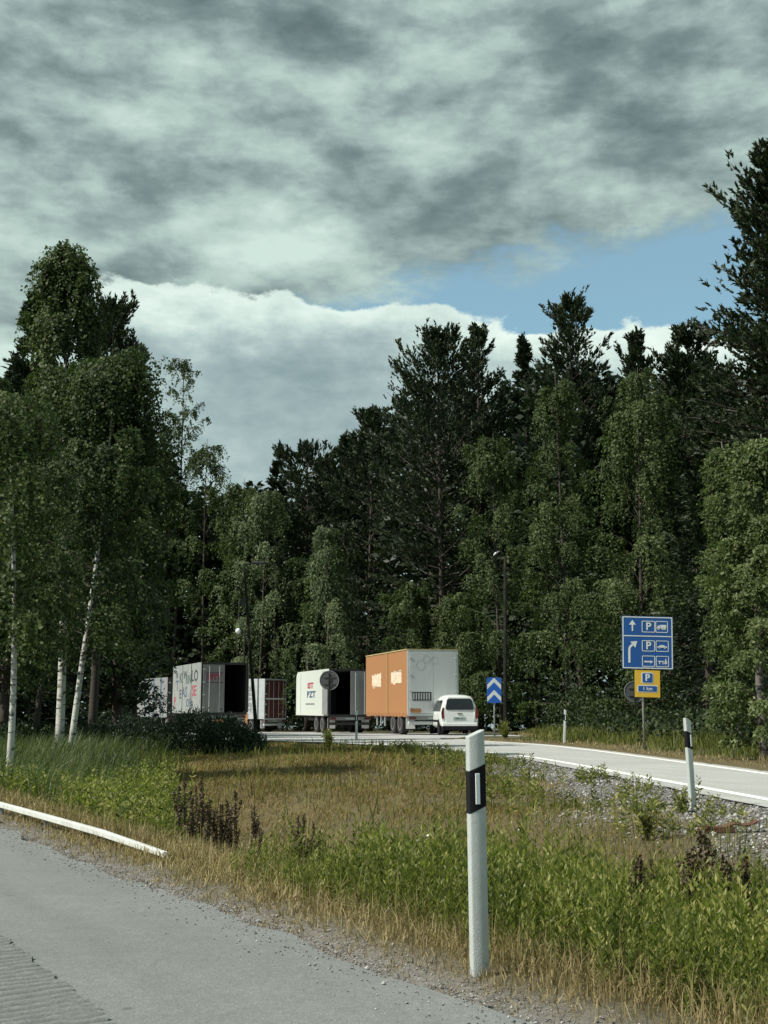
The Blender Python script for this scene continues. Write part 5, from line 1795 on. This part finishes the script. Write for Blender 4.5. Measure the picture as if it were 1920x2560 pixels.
def trailer(name, label, cat, loc, yaw, L, W, H, floor, mats, doors, axles, group='lorry trailers on the parking area', roof_mat='trailer_white', flaps='flap_white', bumper='grey_door', round_front=0.0, gutter=None, interior=True, bars=True):
    root = thing(name, label, cat, loc, yaw, group)
    side, rear = M[mats[0]], M[mats[1]]
    h0 = floor
    t = 0.05
    for sx in (-1, 1):
        mb = MB()
        if round_front and sx == -1:
            n = 8
            pts = [(0.06, h0), (L, h0)]
            for k in range(n + 1):
                a = R(90 * k / n)
                pts.append((L - round_front + round_front * math.cos(a), H - round_front + round_front * math.sin(a)))
            pts.append((0.06, H))
            n = len(pts)
            xx = sx * W / 2
            vs = [(xx, p[0], p[1]) for p in pts] + [(xx - sx * t, p[0], p[1]) for p in pts]
            mb.add(vs, [tuple(range(n)), tuple(range(n, 2 * n))[::-1]] + [(i, i + n, (i + 1) % n + n, (i + 1) % n) for i in range(n)])
        else:
            mb.b2((sx * W / 2 - (t if sx > 0 else 0), 0.06, h0), (sx * W / 2 + (t if sx < 0 else 0), L - round_front, H))
        mb.build('side_wall', side, root)
    mb = MB(); mb.b2((-W / 2 + t + 0.002, 0.06, H - 0.06), (W / 2 - t - 0.002, L - round_front - 0.01, H - 0.004)); mb.build('roof', M[roof_mat], root)
    mb = MB(); mb.b2((-W / 2 + t + 0.002, L - round_front - 0.08, h0 + 0.1), (W / 2 - t - 0.002, L - round_front - 0.012, H - 0.07)); mb.build('front_wall', M['dull_grey'], root)
    mb = MB(); mb.b2((-W / 2 + t + 0.002, 0.07, h0 - 0.04), (W / 2 - t - 0.002, L - round_front - 0.09, h0 + 0.09)); mb.build('floor', M['dark_inside'], root)
    if interior:
        mb = MB()
        for sx in (-1, 1):
            mb.b2((sx * (W / 2 - t - 0.004), 0.1, h0 + 0.095), (sx * (W / 2 - t - 0.016), L - round_front - 0.1, H - 0.07))
        mb.build('lining', M['dark_inside'], root)
    # rear portal
    mb = MB()
    mb.b2((-W / 2, 0, h0 - 0.05), (-W / 2 + 0.09, 0.055, H)); mb.b2((W / 2 - 0.09, 0, h0 - 0.05), (W / 2, 0.055, H))
    mb.b2((-W / 2 + 0.092, 0, H - 0.12), (W / 2 - 0.092, 0.055, H)); mb.b2((-W / 2 + 0.092, 0, h0 - 0.05), (W / 2 - 0.092, 0.055, h0 + 0.06))
    mb.build('rear_frame', M[mats[2]], root)
    leaf_w = W / 2 - 0.1
    for sx, st in zip((-1, 1), doors):
        if st == 'closed':
            mb = MB(); mb.b2((sx * 0.006, -0.045, h0 + 0.07), (sx * (leaf_w + 0.0), -0.004, H - 0.13))
            d = mb.build('rear_door', rear, root, bevel=0.006)
            for k in (0.25, 0.72) if bars else ():
                xx = sx * leaf_w * k
                mb = MB(); mb.tube([(xx, -0.07, h0 + 0.1), (xx, -0.07, H - 0.2)], 0.014, 6); mb.build('locking_bar', M['grey_door'], d)
            for k in range(4):
                zz = h0 + 0.3 + (H - h0 - 0.7) * k / 3
                mb = MB(); mb.b2((sx * (leaf_w - 0.1), -0.062, zz), (sx * (leaf_w + 0.03), -0.0455, zz + 0.07)); mb.build('hinge', M['grey_door'], d)
        else:                                            # swung round against the side
            mb = MB(); mb.b2((sx * (W / 2 + 0.05), 0.06, h0 + 0.07), (sx * (W / 2 + 0.09), leaf_w + 0.06, H - 0.13))
            mb.build('rear_door', rear, root, bevel=0.006)
    # running gear
    mb = MB()
    for sx in (-0.45, 0.45):
        mb.b2((sx - 0.06, 0.35, h0 - 0.32), (sx + 0.06, L - 0.2, h0 - 0.045))
    for k in np.linspace(0.5, L - 0.5, 6):
        mb.b2((-W / 2 + 0.1, k - 0.04, h0 - 0.14), (W / 2 - 0.1, k + 0.04, h0 - 0.052))
    mb.build('chassis', M['dark_metal'], root)
    for ay in axles:
        mb = MB(); mb.tube([(-W / 2 + 0.35, ay, 0.5), (W / 2 - 0.35, ay, 0.5)], 0.075, 8); mb.build('axle', M['dark_metal'], root)
        for sx in (-1, 1):
            wheel(root, sx * (W / 2 - 0.22), ay, 0.5, 0.36, sx)
            mb = MB(); mb.lathe([(-0.18, 0.53), (0.18, 0.53), (0.18, 0.56), (-0.18, 0.56)], 'x', 16, (0, 0, 0))
            # mudguard: upper arc only
            mb = MB()
            for k in range(7):
                a0, a1 = R(20 + 20 * k), R(40 + 20 * k)
                mb.add([(sx * (W / 2 - 0.42), ay + 0.57 * math.cos(a0), 0.5 + 0.57 * math.sin(a0)), (sx * (W / 2 - 0.02), ay + 0.57 * math.cos(a0), 0.5 + 0.57 * math.sin(a0)),
                        (sx * (W / 2 - 0.02), ay + 0.57 * math.cos(a1), 0.5 + 0.57 * math.sin(a1)), (sx * (W / 2 - 0.42), ay + 0.57 * math.cos(a1), 0.5 + 0.57 * math.sin(a1))], [(0, 1, 2, 3)])
            g = mb.build('mudguard', M['black_plastic'], root, fixn=False)
            sol = g.modifiers.new('thickness', 'SOLIDIFY'); sol.thickness = 0.012
    for sx in (-1, 1):
        mb = MB(); mb.b2((sx * (W / 2 - 0.47), 0.38, 0.28), (sx * (W / 2 - 0.03), 0.395, 0.86)); mb.build('mud_flap', M[flaps], root)
    mb = MB(); mb.b2((-W / 2 + 0.06, 0.05, 0.47), (W / 2 - 0.06, 0.17, 0.62))
    bp = mb.build('bumper', M[bumper], root, bevel=0.012)
    mb = MB(); mb.b2((-W / 2 + 0.05, 0.02, h0 - 0.24), (W / 2 - 0.05, 0.065, h0 - 0.06)); mb.build('light_bar', M['dull_grey'], root)
    mb = MB(); mb.b2((-0.26, -0.004, h0 - 0.205), (0.26, 0.018, h0 - 0.095)); mb.build('number_plate', M['plate'], root)
    for yy in np.arange(1.2, L - 0.6, 1.6):
        mb = MB(); mb.b2((-W / 2 - 0.012, yy, h0 - 0.05), (-W / 2 + 0.02, yy + 0.09, h0 - 0.005)); mb.build('side_marker', M['tail_red'], root)
    for sx in (-1, 1):
        mb = MB(); mb.b2((sx * (W / 2 - 0.42), 0.0, h0 - 0.20), (sx * (W / 2 - 0.08), 0.018, h0 - 0.09)); mb.build('tail_light', M['tail_red'], root)
    if gutter:
        mb = MB()
        for sx in (-1, 1):
            mb.b2((sx * (W / 2) - 0.03, 0.0, H + 0.001), (sx * (W / 2) + 0.03, L, H + 0.05))
        mb.b2((-W / 2 + 0.032, -0.01, H + 0.001), (W / 2 - 0.032, 0.05, H + 0.05))
        mb.build('roof_rail', M[gutter], root)
    return root


def place_rear(px_l, px_r, y, W, yaw):
    """rear centre from the photo columns of its left corner"""
    x = gx(px_l, y) + math.cos(yaw) * W / 2
    yy = y + math.sin(yaw) * W / 2
    return (x, yy, float(base_z(x, yy)) - 0.002)


SIDE = (R(90), 0, R(-90))                                # lettering on a left-hand side wall, read from outside

def side_print(name, parent, W, y0, y1, z0, z1, mat, lift=0.003, jag=0, seed=0):
    """flat print on the left side wall"""
    rng = random.Random(seed)
    xx = -W / 2 - lift
    if jag:
        pts = []
        n = 9
        for k in range(n): pts.append((y0 + (y1 - y0) * k / (n - 1), z0 + rng.uniform(0, jag)))
        for k in range(n): pts.append((y1 - rng.uniform(0, jag), z0 + (z1 - z0) * (k + 1) / (n + 1)))
        for k in range(n): pts.append((y1 + (y0 - y1) * k / (n - 1), z1 - rng.uniform(0, jag)))
        for k in range(n): pts.append((y0 + rng.uniform(0, jag), z1 + (z0 - z1) * (k + 1) / (n + 1)))
    else:
        pts = [(y0, z0), (y1, z0), (y1, z1), (y0, z1)]
    n = len(pts)
    vs = [(xx, p[0], p[1]) for p in pts] + [(xx + lift - 0.0008, p[0], p[1]) for p in pts]
    mb = MB(); mb.add(vs, [tuple(range(n)), tuple(range(n, 2 * n))[::-1]] + [(i, i + n, (i + 1) % n + n, (i + 1) % n) for i in range(n)])
    return mb.build(name, mat, parent)


def orange_trailer():
    yaw, W, L, H, fl = R(14.5), 2.50, 8.2, 3.93, 0.92
    loc = place_rear(1019, 1145, 56.6, W, yaw)
    r = trailer('lorry_trailer', 'orange curtain-sided trailer with grey rear doors, parked behind the white car', 'trailer', loc, yaw, L, W, H, fl,
                ('orange', 'grey_door', 'grey_door'), ('closed', 'closed'), (1.55, 2.85), gutter='yellow_rim', roof_mat='yellow_rim', interior=False, bars=False)
    # curtain: seam post, folds at the foot, worn prints
    side_print('curtain_post', r, W, 3.55, 3.75, fl + 0.05, H - 0.02, M['orange'], 0.03)
    side_print('curtain_seam', r, W, 3.62, 3.68, fl + 0.05, H - 0.02, M['yellow_rim'], 0.036)
    side_print('printed_patch', r, W, 0.95, 3.05, 2.35, 3.05, M['worn_white'], 0.004, 0.14, 3)
    side_print('printed_patch', r, W, 4.9, 6.9, 2.2, 3.0, M['worn_white'], 0.004, 0.14, 5)
    mb = MB()
    rng = random.Random(4)
    n = 40
    for k in range(n):
        y0 = 0.1 + (L - 0.2) * k / n
        mb.box((-W / 2 - 0.012, y0, fl - 0.02 + rng.uniform(-0.02, 0.02)), (0.03, 0.16, rng.uniform(0.10, 0.2)))
    mb.build('curtain_hem', M['orange'], r)
    # rear: grille sticker, faint drawn outlines, rust-brown patch
    mb = MB(); mb.b2((-1.03, -0.052, 1.58), (-0.10, -0.0455, 1.98)); g = mb.build('vent_panel', M['dark_metal'], r)
    mb = MB()
    for k in range(7):
        mb.b2((-0.99 + k * 0.125, -0.058, 1.63), (-0.93 + k * 0.125, -0.0525, 1.93))
    mb.build('slat', M['silver'], g)
    for (cx, cz, rad) in ((-0.62, 3.22, 0.26), (-0.33, 3.50, 0.20), (0.05, 3.45, 0.20)):
        mb = MB()
        ring(mb, [(cx + rad * math.cos(R(60 * k)), cz + rad * math.sin(R(60 * k))) for k in range(6)], [(cx + (rad - 0.035) * math.cos(R(60 * k)), cz + (rad - 0.035) * math.sin(R(60 * k))) for k in range(6)], -0.0485, -0.0455)
        mb.build('outline_mark', M['silver'], r)
    mb = MB(); mb.plate(rrect(-1.14, 1.02, -0.60, 1.22, 0.06), -0.049, -0.0455); mb.build('rust_patch', M['orange'], r)
    for yy in (4.6, 5.4, 6.2):
        mb = MB(); mb.b2((-W / 2 + 0.1, yy, 0.35), (-W / 2 + 0.16, yy + 0.09, fl - 0.05)); mb.build('support_leg', M['silver'], r)
    return r


orange_trailer()


def white_trailer():
    yaw, W, L, H, fl = R(17.5), 2.50, 8.0, 3.62, 0.98
    loc = place_rear(822, 922, 68.5, W, yaw)
    r = trailer('lorry_trailer', 'white-sided box trailer with small coloured lettering and an open black rear', 'trailer', loc, yaw, L, W, H, fl,
                ('trailer_white', 'dull_grey', 'dark_metal'), ('open', 'closed'), (1.7, 3.1), round_front=0.5, roof_mat='trailer_white', bumper='dark_metal')
    xx = -W / 2 - 0.004
    for (s, yy, z, size, mat) in (('IST', 4.35, 2.72, 0.46, 'ink_red'), ('PZT', 4.15, 2.20, 0.5, 'ink_blue')):
        text(s, size, M[mat], r, (xx, yy, z), rot=SIDE, scale=(2.4, 1, 1), bold=0.02)
    side_print('small_print', r, W, 3.3, 5.5, 1.60, 1.70, M['dull_grey'], 0.004)
    side_print('door_edge', r, W, 1.24, 1.30, fl + 0.2, H - 0.3, M['dull_grey'], 0.004)
    side_print('wall_line', r, W, 6.75, 6.82, fl + 0.05, H - 0.1, M['dull_grey'], 0.004)
    return r


white_trailer()


def graffiti_trailer():
    yaw, W, L, H, fl = R(20.5), 2.50, 8.0, 3.75, 1.05
    loc = place_rear(500, 620, 64.0, W, yaw)
    r = trailer('lorry_trailer', 'pale trailer with jumbled lettering on its side and a half open black rear', 'trailer', loc, yaw, L, W, H, fl,
                ('drab_side', 'dull_grey', 'dark_metal'), ('closed', 'open'), (1.6, 2.9), roof_mat='dark_metal', bumper='dark_metal')
    rng = random.Random(12)
    words = [('B', 2.3, 1.5, 0.6, 'ink_black'), ('W', 4.3, 3.15, 0.6, 'ink_black'), ('E', 5.6, 2.1, 0.7, 'ink_black'), ('N', 6.7, 3.2, 0.5, 'ink_black'), ('P', 7.2, 1.7, 0.7, 'ink_red'), ('LO', 1.7, 3.05, 0.85, 'ink_black'), ('SE', 1.8, 2.25, 0.8, 'ink_red'), ('RN', 3.4, 2.9, 0.7, 'ink_green'), ('AS', 4.4, 2.2, 0.8, 'ink_blue'), ('K', 5.6, 3.0, 0.8, 'ink_green'), ('T', 6.6, 2.6, 0.8, 'ink_blue'), ('OE', 3.3, 1.6, 0.6, 'ink_blue')]
    for (s, yy, z, sz, mat) in words:
        text(s, sz, M[mat], r, (-W / 2 - 0.004, yy, z), rot=SIDE, scale=(1.6, 1, 1), bold=0.01)
    side_print('dark_strip', r, W, 2.55, 2.68, fl, H, M['ink_black'], 0.005)
    side_print('dark_strip', r, W, 5.0, 5.15, fl, H, M['ink_black'], 0.005)
    text('FITT', 0.36, M['ink_red'], r, (-0.55, -0.049, 2.95), scale=(1.0, 1.1, 1), bold=0.02)
    mb = MB(); mb.b2((-0.98, -0.049, 3.17), (-0.08, -0.0455, 3.22)); mb.b2((-0.98, -0.049, 2.66), (-0.08, -0.0455, 2.71)); mb.b2((-0.98, -0.049, 2.72), (-0.93, -0.0455, 3.16)); mb.build('text_frame', M['ink_purple'], r)
    return r


graffiti_trailer()


def red_box_trailer():
    yaw, W, L, H, fl = R(53), 2.35, 6.0, 3.85, 0.95
    loc = place_rear(660, 708, 88.0, W, yaw)
    r = trailer('lorry_trailer', 'grey box trailer with dark red slatted rear, behind the leaning lamp post', 'trailer', loc, yaw, L, W, H, fl,
                ('silver', 'red_dark', 'silver'), ('closed', 'closed'), (1.5, 2.8), roof_mat='silver', bumper='grey_door')
    mb = MB(); mb.b2((-W / 2 + 0.1, -0.085, 2.35), (W / 2 - 0.1, -0.075, 2.46)); mb.build('cross_bar', M['grey_door'], r)
    for k in range(9):
        zz = 1.15 + k * 0.285
        if abs(zz + 0.1 - 2.4) < 0.16: continue
        mb = MB(); mb.b2((-W / 2 + 0.12, -0.060, zz), (W / 2 - 0.12, -0.046, zz + 0.2)); mb.build('slat', M['red_dark'], r)
    for (s, yy) in (('TRANS', 1.6), ('PORT', 3.2)):
        text(s, 0.62, M['dull_grey'], r, (-W / 2 - 0.004, yy, 2.4), rot=(0, R(-90), R(180)), scale=(1.0, 1.3, 1), bold=0.012)
    side_print('orange_panel', r, W, 1.6, 5.2, 0.55, 1.35, M['orange'], 0.03)
    return r


red_box_trailer()


def silver_trailer():
    yaw, W, L, H, fl = R(26), 2.45, 8.0, 3.7, 1.0
    loc = place_rear(416, 480, 82.0, W, yaw)
    r = trailer('lorry_trailer', 'dull silver trailer half hidden behind tree trunks and leaves', 'trailer', loc, yaw, L, W, H, fl,
                ('dull_grey', 'dark_metal', 'dark_metal'), ('closed', 'closed'), (1.6, 2.9), roof_mat='silver', bumper='dark_metal')
    for k, yy in enumerate((1.5, 3.4, 5.6)):
        side_print('dark_strip', r, W, yy, yy + 0.3, fl, H, M['ink_blue'], 0.004)
    text('B', 0.8, M['ink_green'], r, (-W / 2 - 0.004, 2.6, 2.5), rot=SIDE, scale=(2, 1, 1))


silver_trailer()

# ------------------------------------------------------------------ the car
def white_car():
    yaw = R(5.5)
    y = 54.5
    x = gx(1150, y)
    root = thing('parked_car', 'small white van-like car with dark rear window, parked by the orange trailer', 'car', (x, y, float(base_z(x, y)) - 0.002), yaw)
    W, L = 1.72, 4.12
    # body: cross-sections along the length
    st = [  # y, floor z, waist z, roof z, half width low, half width waist, half width roof
        (0.00, 0.42, 0.98, 1.20, 0.76, 0.80, 0.70),
        (0.05, 0.34, 0.98, 1.56, 0.82, 0.84, 0.66),
        (0.22, 0.30, 0.98, 1.74, 0.85, 0.86, 0.63),
        (0.70, 0.28, 0.98, 1.79, 0.86, 0.86, 0.63),
        (1.60, 0.26, 0.98, 1.80, 0.86, 0.86, 0.64),
        (2.35, 0.26, 0.98, 1.76, 0.86, 0.86, 0.63),
        (2.85, 0.26, 0.98, 1.50, 0.86, 0.86, 0.66),
        (3.30, 0.27, 0.97, 1.10, 0.86, 0.85, 0.74),
        (3.75, 0.30, 0.88, 0.98, 0.84, 0.82, 0.72),
        (4.02, 0.34, 0.72, 0.84, 0.76, 0.74, 0.62),
        (4.12, 0.42, 0.60, 0.66, 0.62, 0.62, 0.54)]
    vs, fs = [], []
    m = 16
    for (yy, f, wz, rz, wl, ww, wr) in st:
        half = [(0.0, f), (wl * 0.8, f), (wl, f + 0.12), (ww, (f + wz) / 2), (ww, wz), ((ww * 0.45 + wr * 0.55), wz + (rz - wz) * 0.55), (wr, rz - 0.09 * (rz - wz) - 0.02), (wr * 0.72, rz), (0.0, rz + 0.015)]
        ringp = half + [(-px, pz) for px, pz in half[-2:0:-1]]
        m = len(ringp)
        vs += [(px, yy, pz) for px, pz in ringp]
    for i in range(len(st) - 1):
        for k in range(m):
            a, b = i * m + k, i * m + (k + 1) % m
            fs.append((a, b, b + m, a + m))
    fs.append(tuple(range(m))[::-1]); fs.append(tuple(range((len(st) - 1) * m, len(st) * m)))
    mb = MB(); mb.add(vs, fs)
    body = mb.build('body', M['car_white'], root, smooth=True, bevel=0)
    es = body.modifiers.new('smooth', 'SUBSURF'); es.levels = 1; es.render_levels = 2
    # rear face: tailgate with window, lights, plate, bumper
    def rear_plate(name, pts, mat, depth=0.03, slope=0.13, y_at=0.0, parent=root):
        """pts (x, z) on the sloping rear"""
        def yb(z): return y_at - 0.022 + max(0.0, (z - 1.0)) * slope
        n = len(pts)
        vs = [(p[0], yb(p[1]), p[1]) for p in pts] + [(p[0], yb(p[1]) + depth, p[1]) for p in pts]
        mb = MB(); mb.add(vs, [tuple(range(n)), tuple(range(n, 2 * n))[::-1]] + [(i, i + n, (i + 1) % n + n, (i + 1) % n) for i in range(n)])
        return mb.build(name, mat, parent)
    tg = rear_plate('tailgate', [(-0.66, 0.55), (0.66, 0.55), (0.70, 0.98), (0.62, 1.55), (0.53, 1.70), (-0.53, 1.70), (-0.62, 1.55), (-0.70, 0.98)], M['car_white'], 0.10)
    bvl = tg.modifiers.new('bevel', 'BEVEL'); bvl.width = 0.03; bvl.segments = 3
    rear_plate('rear_window', [(-0.60, 1.12), (0.60, 1.12), (0.64, 1.20), (0.56, 1.56), (0.48, 1.62), (-0.48, 1.62), (-0.56, 1.56), (-0.64, 1.20)], M['glass'], 0.03, y_at=-0.012, parent=tg)
    rear_plate('number_plate', [(-0.30, 0.68), (0.24, 0.68), (0.24, 0.80), (-0.30, 0.80)], M['plate'], 0.02, y_at=-0.012, parent=tg)
    text('ABC 12', 0.10, M['ink_black'], tg, (-0.03, -0.037, 0.74), name='plate_lettering')
    rear_plate('tailgate_handle', [(-0.12, 0.94), (0.12, 0.94), (0.10, 0.975), (-0.10, 0.975)], M['dark_metal'], 0.02, y_at=-0.012, parent=tg)
    for sx in (-1, 1):
        rear_plate('tail_light', [(sx * 0.71, 0.74), (sx * 0.82, 0.74), (sx * 0.83, 1.00), (sx * 0.77, 1.22), (sx * 0.72, 1.22)], M['tail_red'], 0.09, y_at=0.0)
    mb = MB(); mb.box((0, 0.04, 0.46), (1.62, 0.20, 0.20)); mb.build('rear_bumper', M['car_white'], root, bevel=0.05)
    mb = MB(); mb.box((0, 0.03, 0.32), (1.60, 0.20, 0.20)); mb.build('bumper_skirt', M['black_plastic'], root, bevel=0.03)
    # sides
    for sx in (-1, 1):
        xx = lambda z: sx * (0.868 - max(0, z - 0.98) * 0.225)
        for (a, b) in ((0.42, 1.35), (1.42, 2.30)):
            pts = [(a, 1.06), (b, 1.06), (b, 1.52), (a + 0.08, 1.55)]
            if b > 2.2: pts = [(a, 1.06), (b + 0.42, 1.06), (b + 0.12, 1.42), (b - 0.2, 1.54), (a, 1.55)]
            n = len(pts)
            mb = MB(); mb.add([(xx(p[1]), p[0], p[1]) for p in pts] + [(xx(p[1]) - sx * 0.03, p[0], p[1]) for p in pts], [tuple(range(n)), tuple(range(n, 2 * n))[::-1]] + [(i, i + n, (i + 1) % n + n, (i + 1) % n) for i in range(n)])
            mb.build('side_window', M['glass'], root)
        mb = MB(); mb.box((sx * 0.87, 1.7, 0.62), (0.03, 2.0, 0.09)); mb.build('rubbing_strip', M['black_plastic'], root, bevel=0.01)
        for yy in (1.0, 2.0):
            mb = MB(); mb.box((sx * 0.872, yy, 0.90), (0.03, 0.18, 0.035)); mb.build('door_handle', M['car_white'], root, bevel=0.008)
        mb = MB(); mb.box((sx * 0.98, 2.72, 1.10), (0.20, 0.10, 0.17)); mb.build('wing_mirror', M['dark_metal'], root, bevel=0.03)
        for yy in (0.72, 3.32):
            wheel(root, sx * 0.76, yy, 0.31, 0.20, sx)
            mb = MB()
            mb.lathe([(0, 0.37), (0.015 * sx, 0.37)], 'x', 20, (sx * 0.857, yy, 0.33)); mb.build('wheel_arch', M['black_plastic'], root)


white_car()

# ------------------------------------------------------------------ small things on the verge
def white_rail():
    """low white rail that runs in along the verge and dips into the grass"""
    pts = [(-4.9, 14.1), (-4.1, 12.75), (-3.25, 11.45)]
    root = thing('guide_rail', 'low white rail running in along the grassy verge and ending in the grass', 'rail', (0, 0, 0))
    def seg(name, P, r):
        mb = MB()
        vs, fs = [], []
        for i, p in enumerate(P):
            t = (Vector(P[min(i + 1, len(P) - 1)]) - Vector(P[max(i - 1, 0)])); t.z = 0; t.normalize()
            nrm = Vector((t.y, -t.x, 0)) * 0.026
            k = 0.8 if i == len(P) - 1 else 1.0
            for sx, zz in ((-1, -r), (1, -r), (1, r), (0.6, r * 1.15), (-0.6, r * 1.15), (-1, r)):
                vs.append(Vector(p) + nrm * sx * k + Vector((0, 0, zz * k)))
        m = 6
        for i in range(len(P) - 1):
            for j in range(m):
                fs.append((i * m + j, i * m + (j + 1) % m, (i + 1) * m + (j + 1) % m, (i + 1) * m + j))
        fs.append(tuple(range(m))[::-1]); fs.append(tuple(range((len(P) - 1) * m, len(P) * m)))
        mb.add(vs, fs)
        mb.build(name, M['rail_white'], root, bevel=0.006)
    def rz(x, y, l): return ground_at(x, y) + l
    d = Vector((-1.64 + 4.02, 9.22 - 12.89, 0)); end = Vector((-1.62, 9.18, 0.006)); beg = Vector((-4.02, 12.89, 0.075))
    line = [beg - d * 1.2, beg - d * 0.5, beg, beg + d * 0.35, beg + d * 0.7, end]
    for p in line[:3]: p.z = 0.075
    line[3].z, line[4].z = 0.062, 0.045
    seg('beam', [tuple(p) for p in line], 0.024)
    low = [p - EN * 0.26 - Vector((0, 0, 0.045)) for p in line[:4]]
    low[3] = low[2] + (low[3] - low[2]) * 0.55
    seg('lower_beam', [tuple(p) for p in low], 0.016)
    a, b = line[1:4], line[3:]
    for p in (a[0], a[1], a[2], b[1]):
        g = ground_at(p.x, p.y)
        mb = MB(); mb.b2((p.x - 0.02, p.y - 0.02 + 0.05, g - 0.2), (p.x + 0.02, p.y + 0.02 + 0.05, p.z)); mb.build('support', M['steel'], root)


white_rail()


def rusty_plate():
    a, b = at(1772, 2084, 10.7), at(1868, 2068, 11.0)
    c = (a + b) / 2
    z = ground_at(c.x, c.y)
    root = thing('metal_scrap', 'rusty bent metal strip lying in the gravel below the second marker post', 'metal scrap', (c.x, c.y, z + 0.03))
    mb = MB()
    L = (b - a).length
    n = 8
    rng = random.Random(6)
    vs, fs = [], []
    for k in range(n + 1):
        u = -0.5 + k / n
        zz = 0.02 + 0.06 * u + 0.015 * math.sin(k * 1.7)
        for (yy, dz) in ((-0.035, 0.0), (0.035, 0.012), (0.035, 0.024), (-0.035, 0.012)):
            vs.append((u * L, yy + rng.uniform(-0.006, 0.006), zz + dz))
    for k in range(n):
        for j in range(4):
            fs.append((k * 4 + j, k * 4 + (j + 1) % 4, k * 4 + 4 + (j + 1) % 4, k * 4 + 4 + j))
    fs += [(0, 1, 2, 3), (n * 4 + 3, n * 4 + 2, n * 4 + 1, n * 4)]
    mb.add(vs, fs)
    mb.build('strip', M['rust'], root)
    mb = MB()
    mb.box((-L * 0.15, -0.02, 0.0), (L * 0.5, 0.03, 0.05))
    mb.build('flange', M['rust'], root, bevel=0.004)


rusty_plate()

def letters_to_mesh():
    dg = bpy.context.evaluated_depsgraph_get()
    for o in [o for o in scene.objects if o.type == 'FONT']:
        me = bpy.data.meshes.new_from_object(o.evaluated_get(dg))
        nm, par, mw = o.name, o.parent, (o.location.copy(), o.rotation_euler.copy(), o.scale.copy())
        bpy.data.objects.remove(o)
        n = new_obj(nm, me, par)
        n.location, n.rotation_euler, n.scale = mw


letters_to_mesh()
scene.cycles.max_bounces = 6
scene.cycles.transparent_max_bounces = 4
scene.cycles.use_denoising = True
scene.cycles.sample_clamp_indirect = 4.0
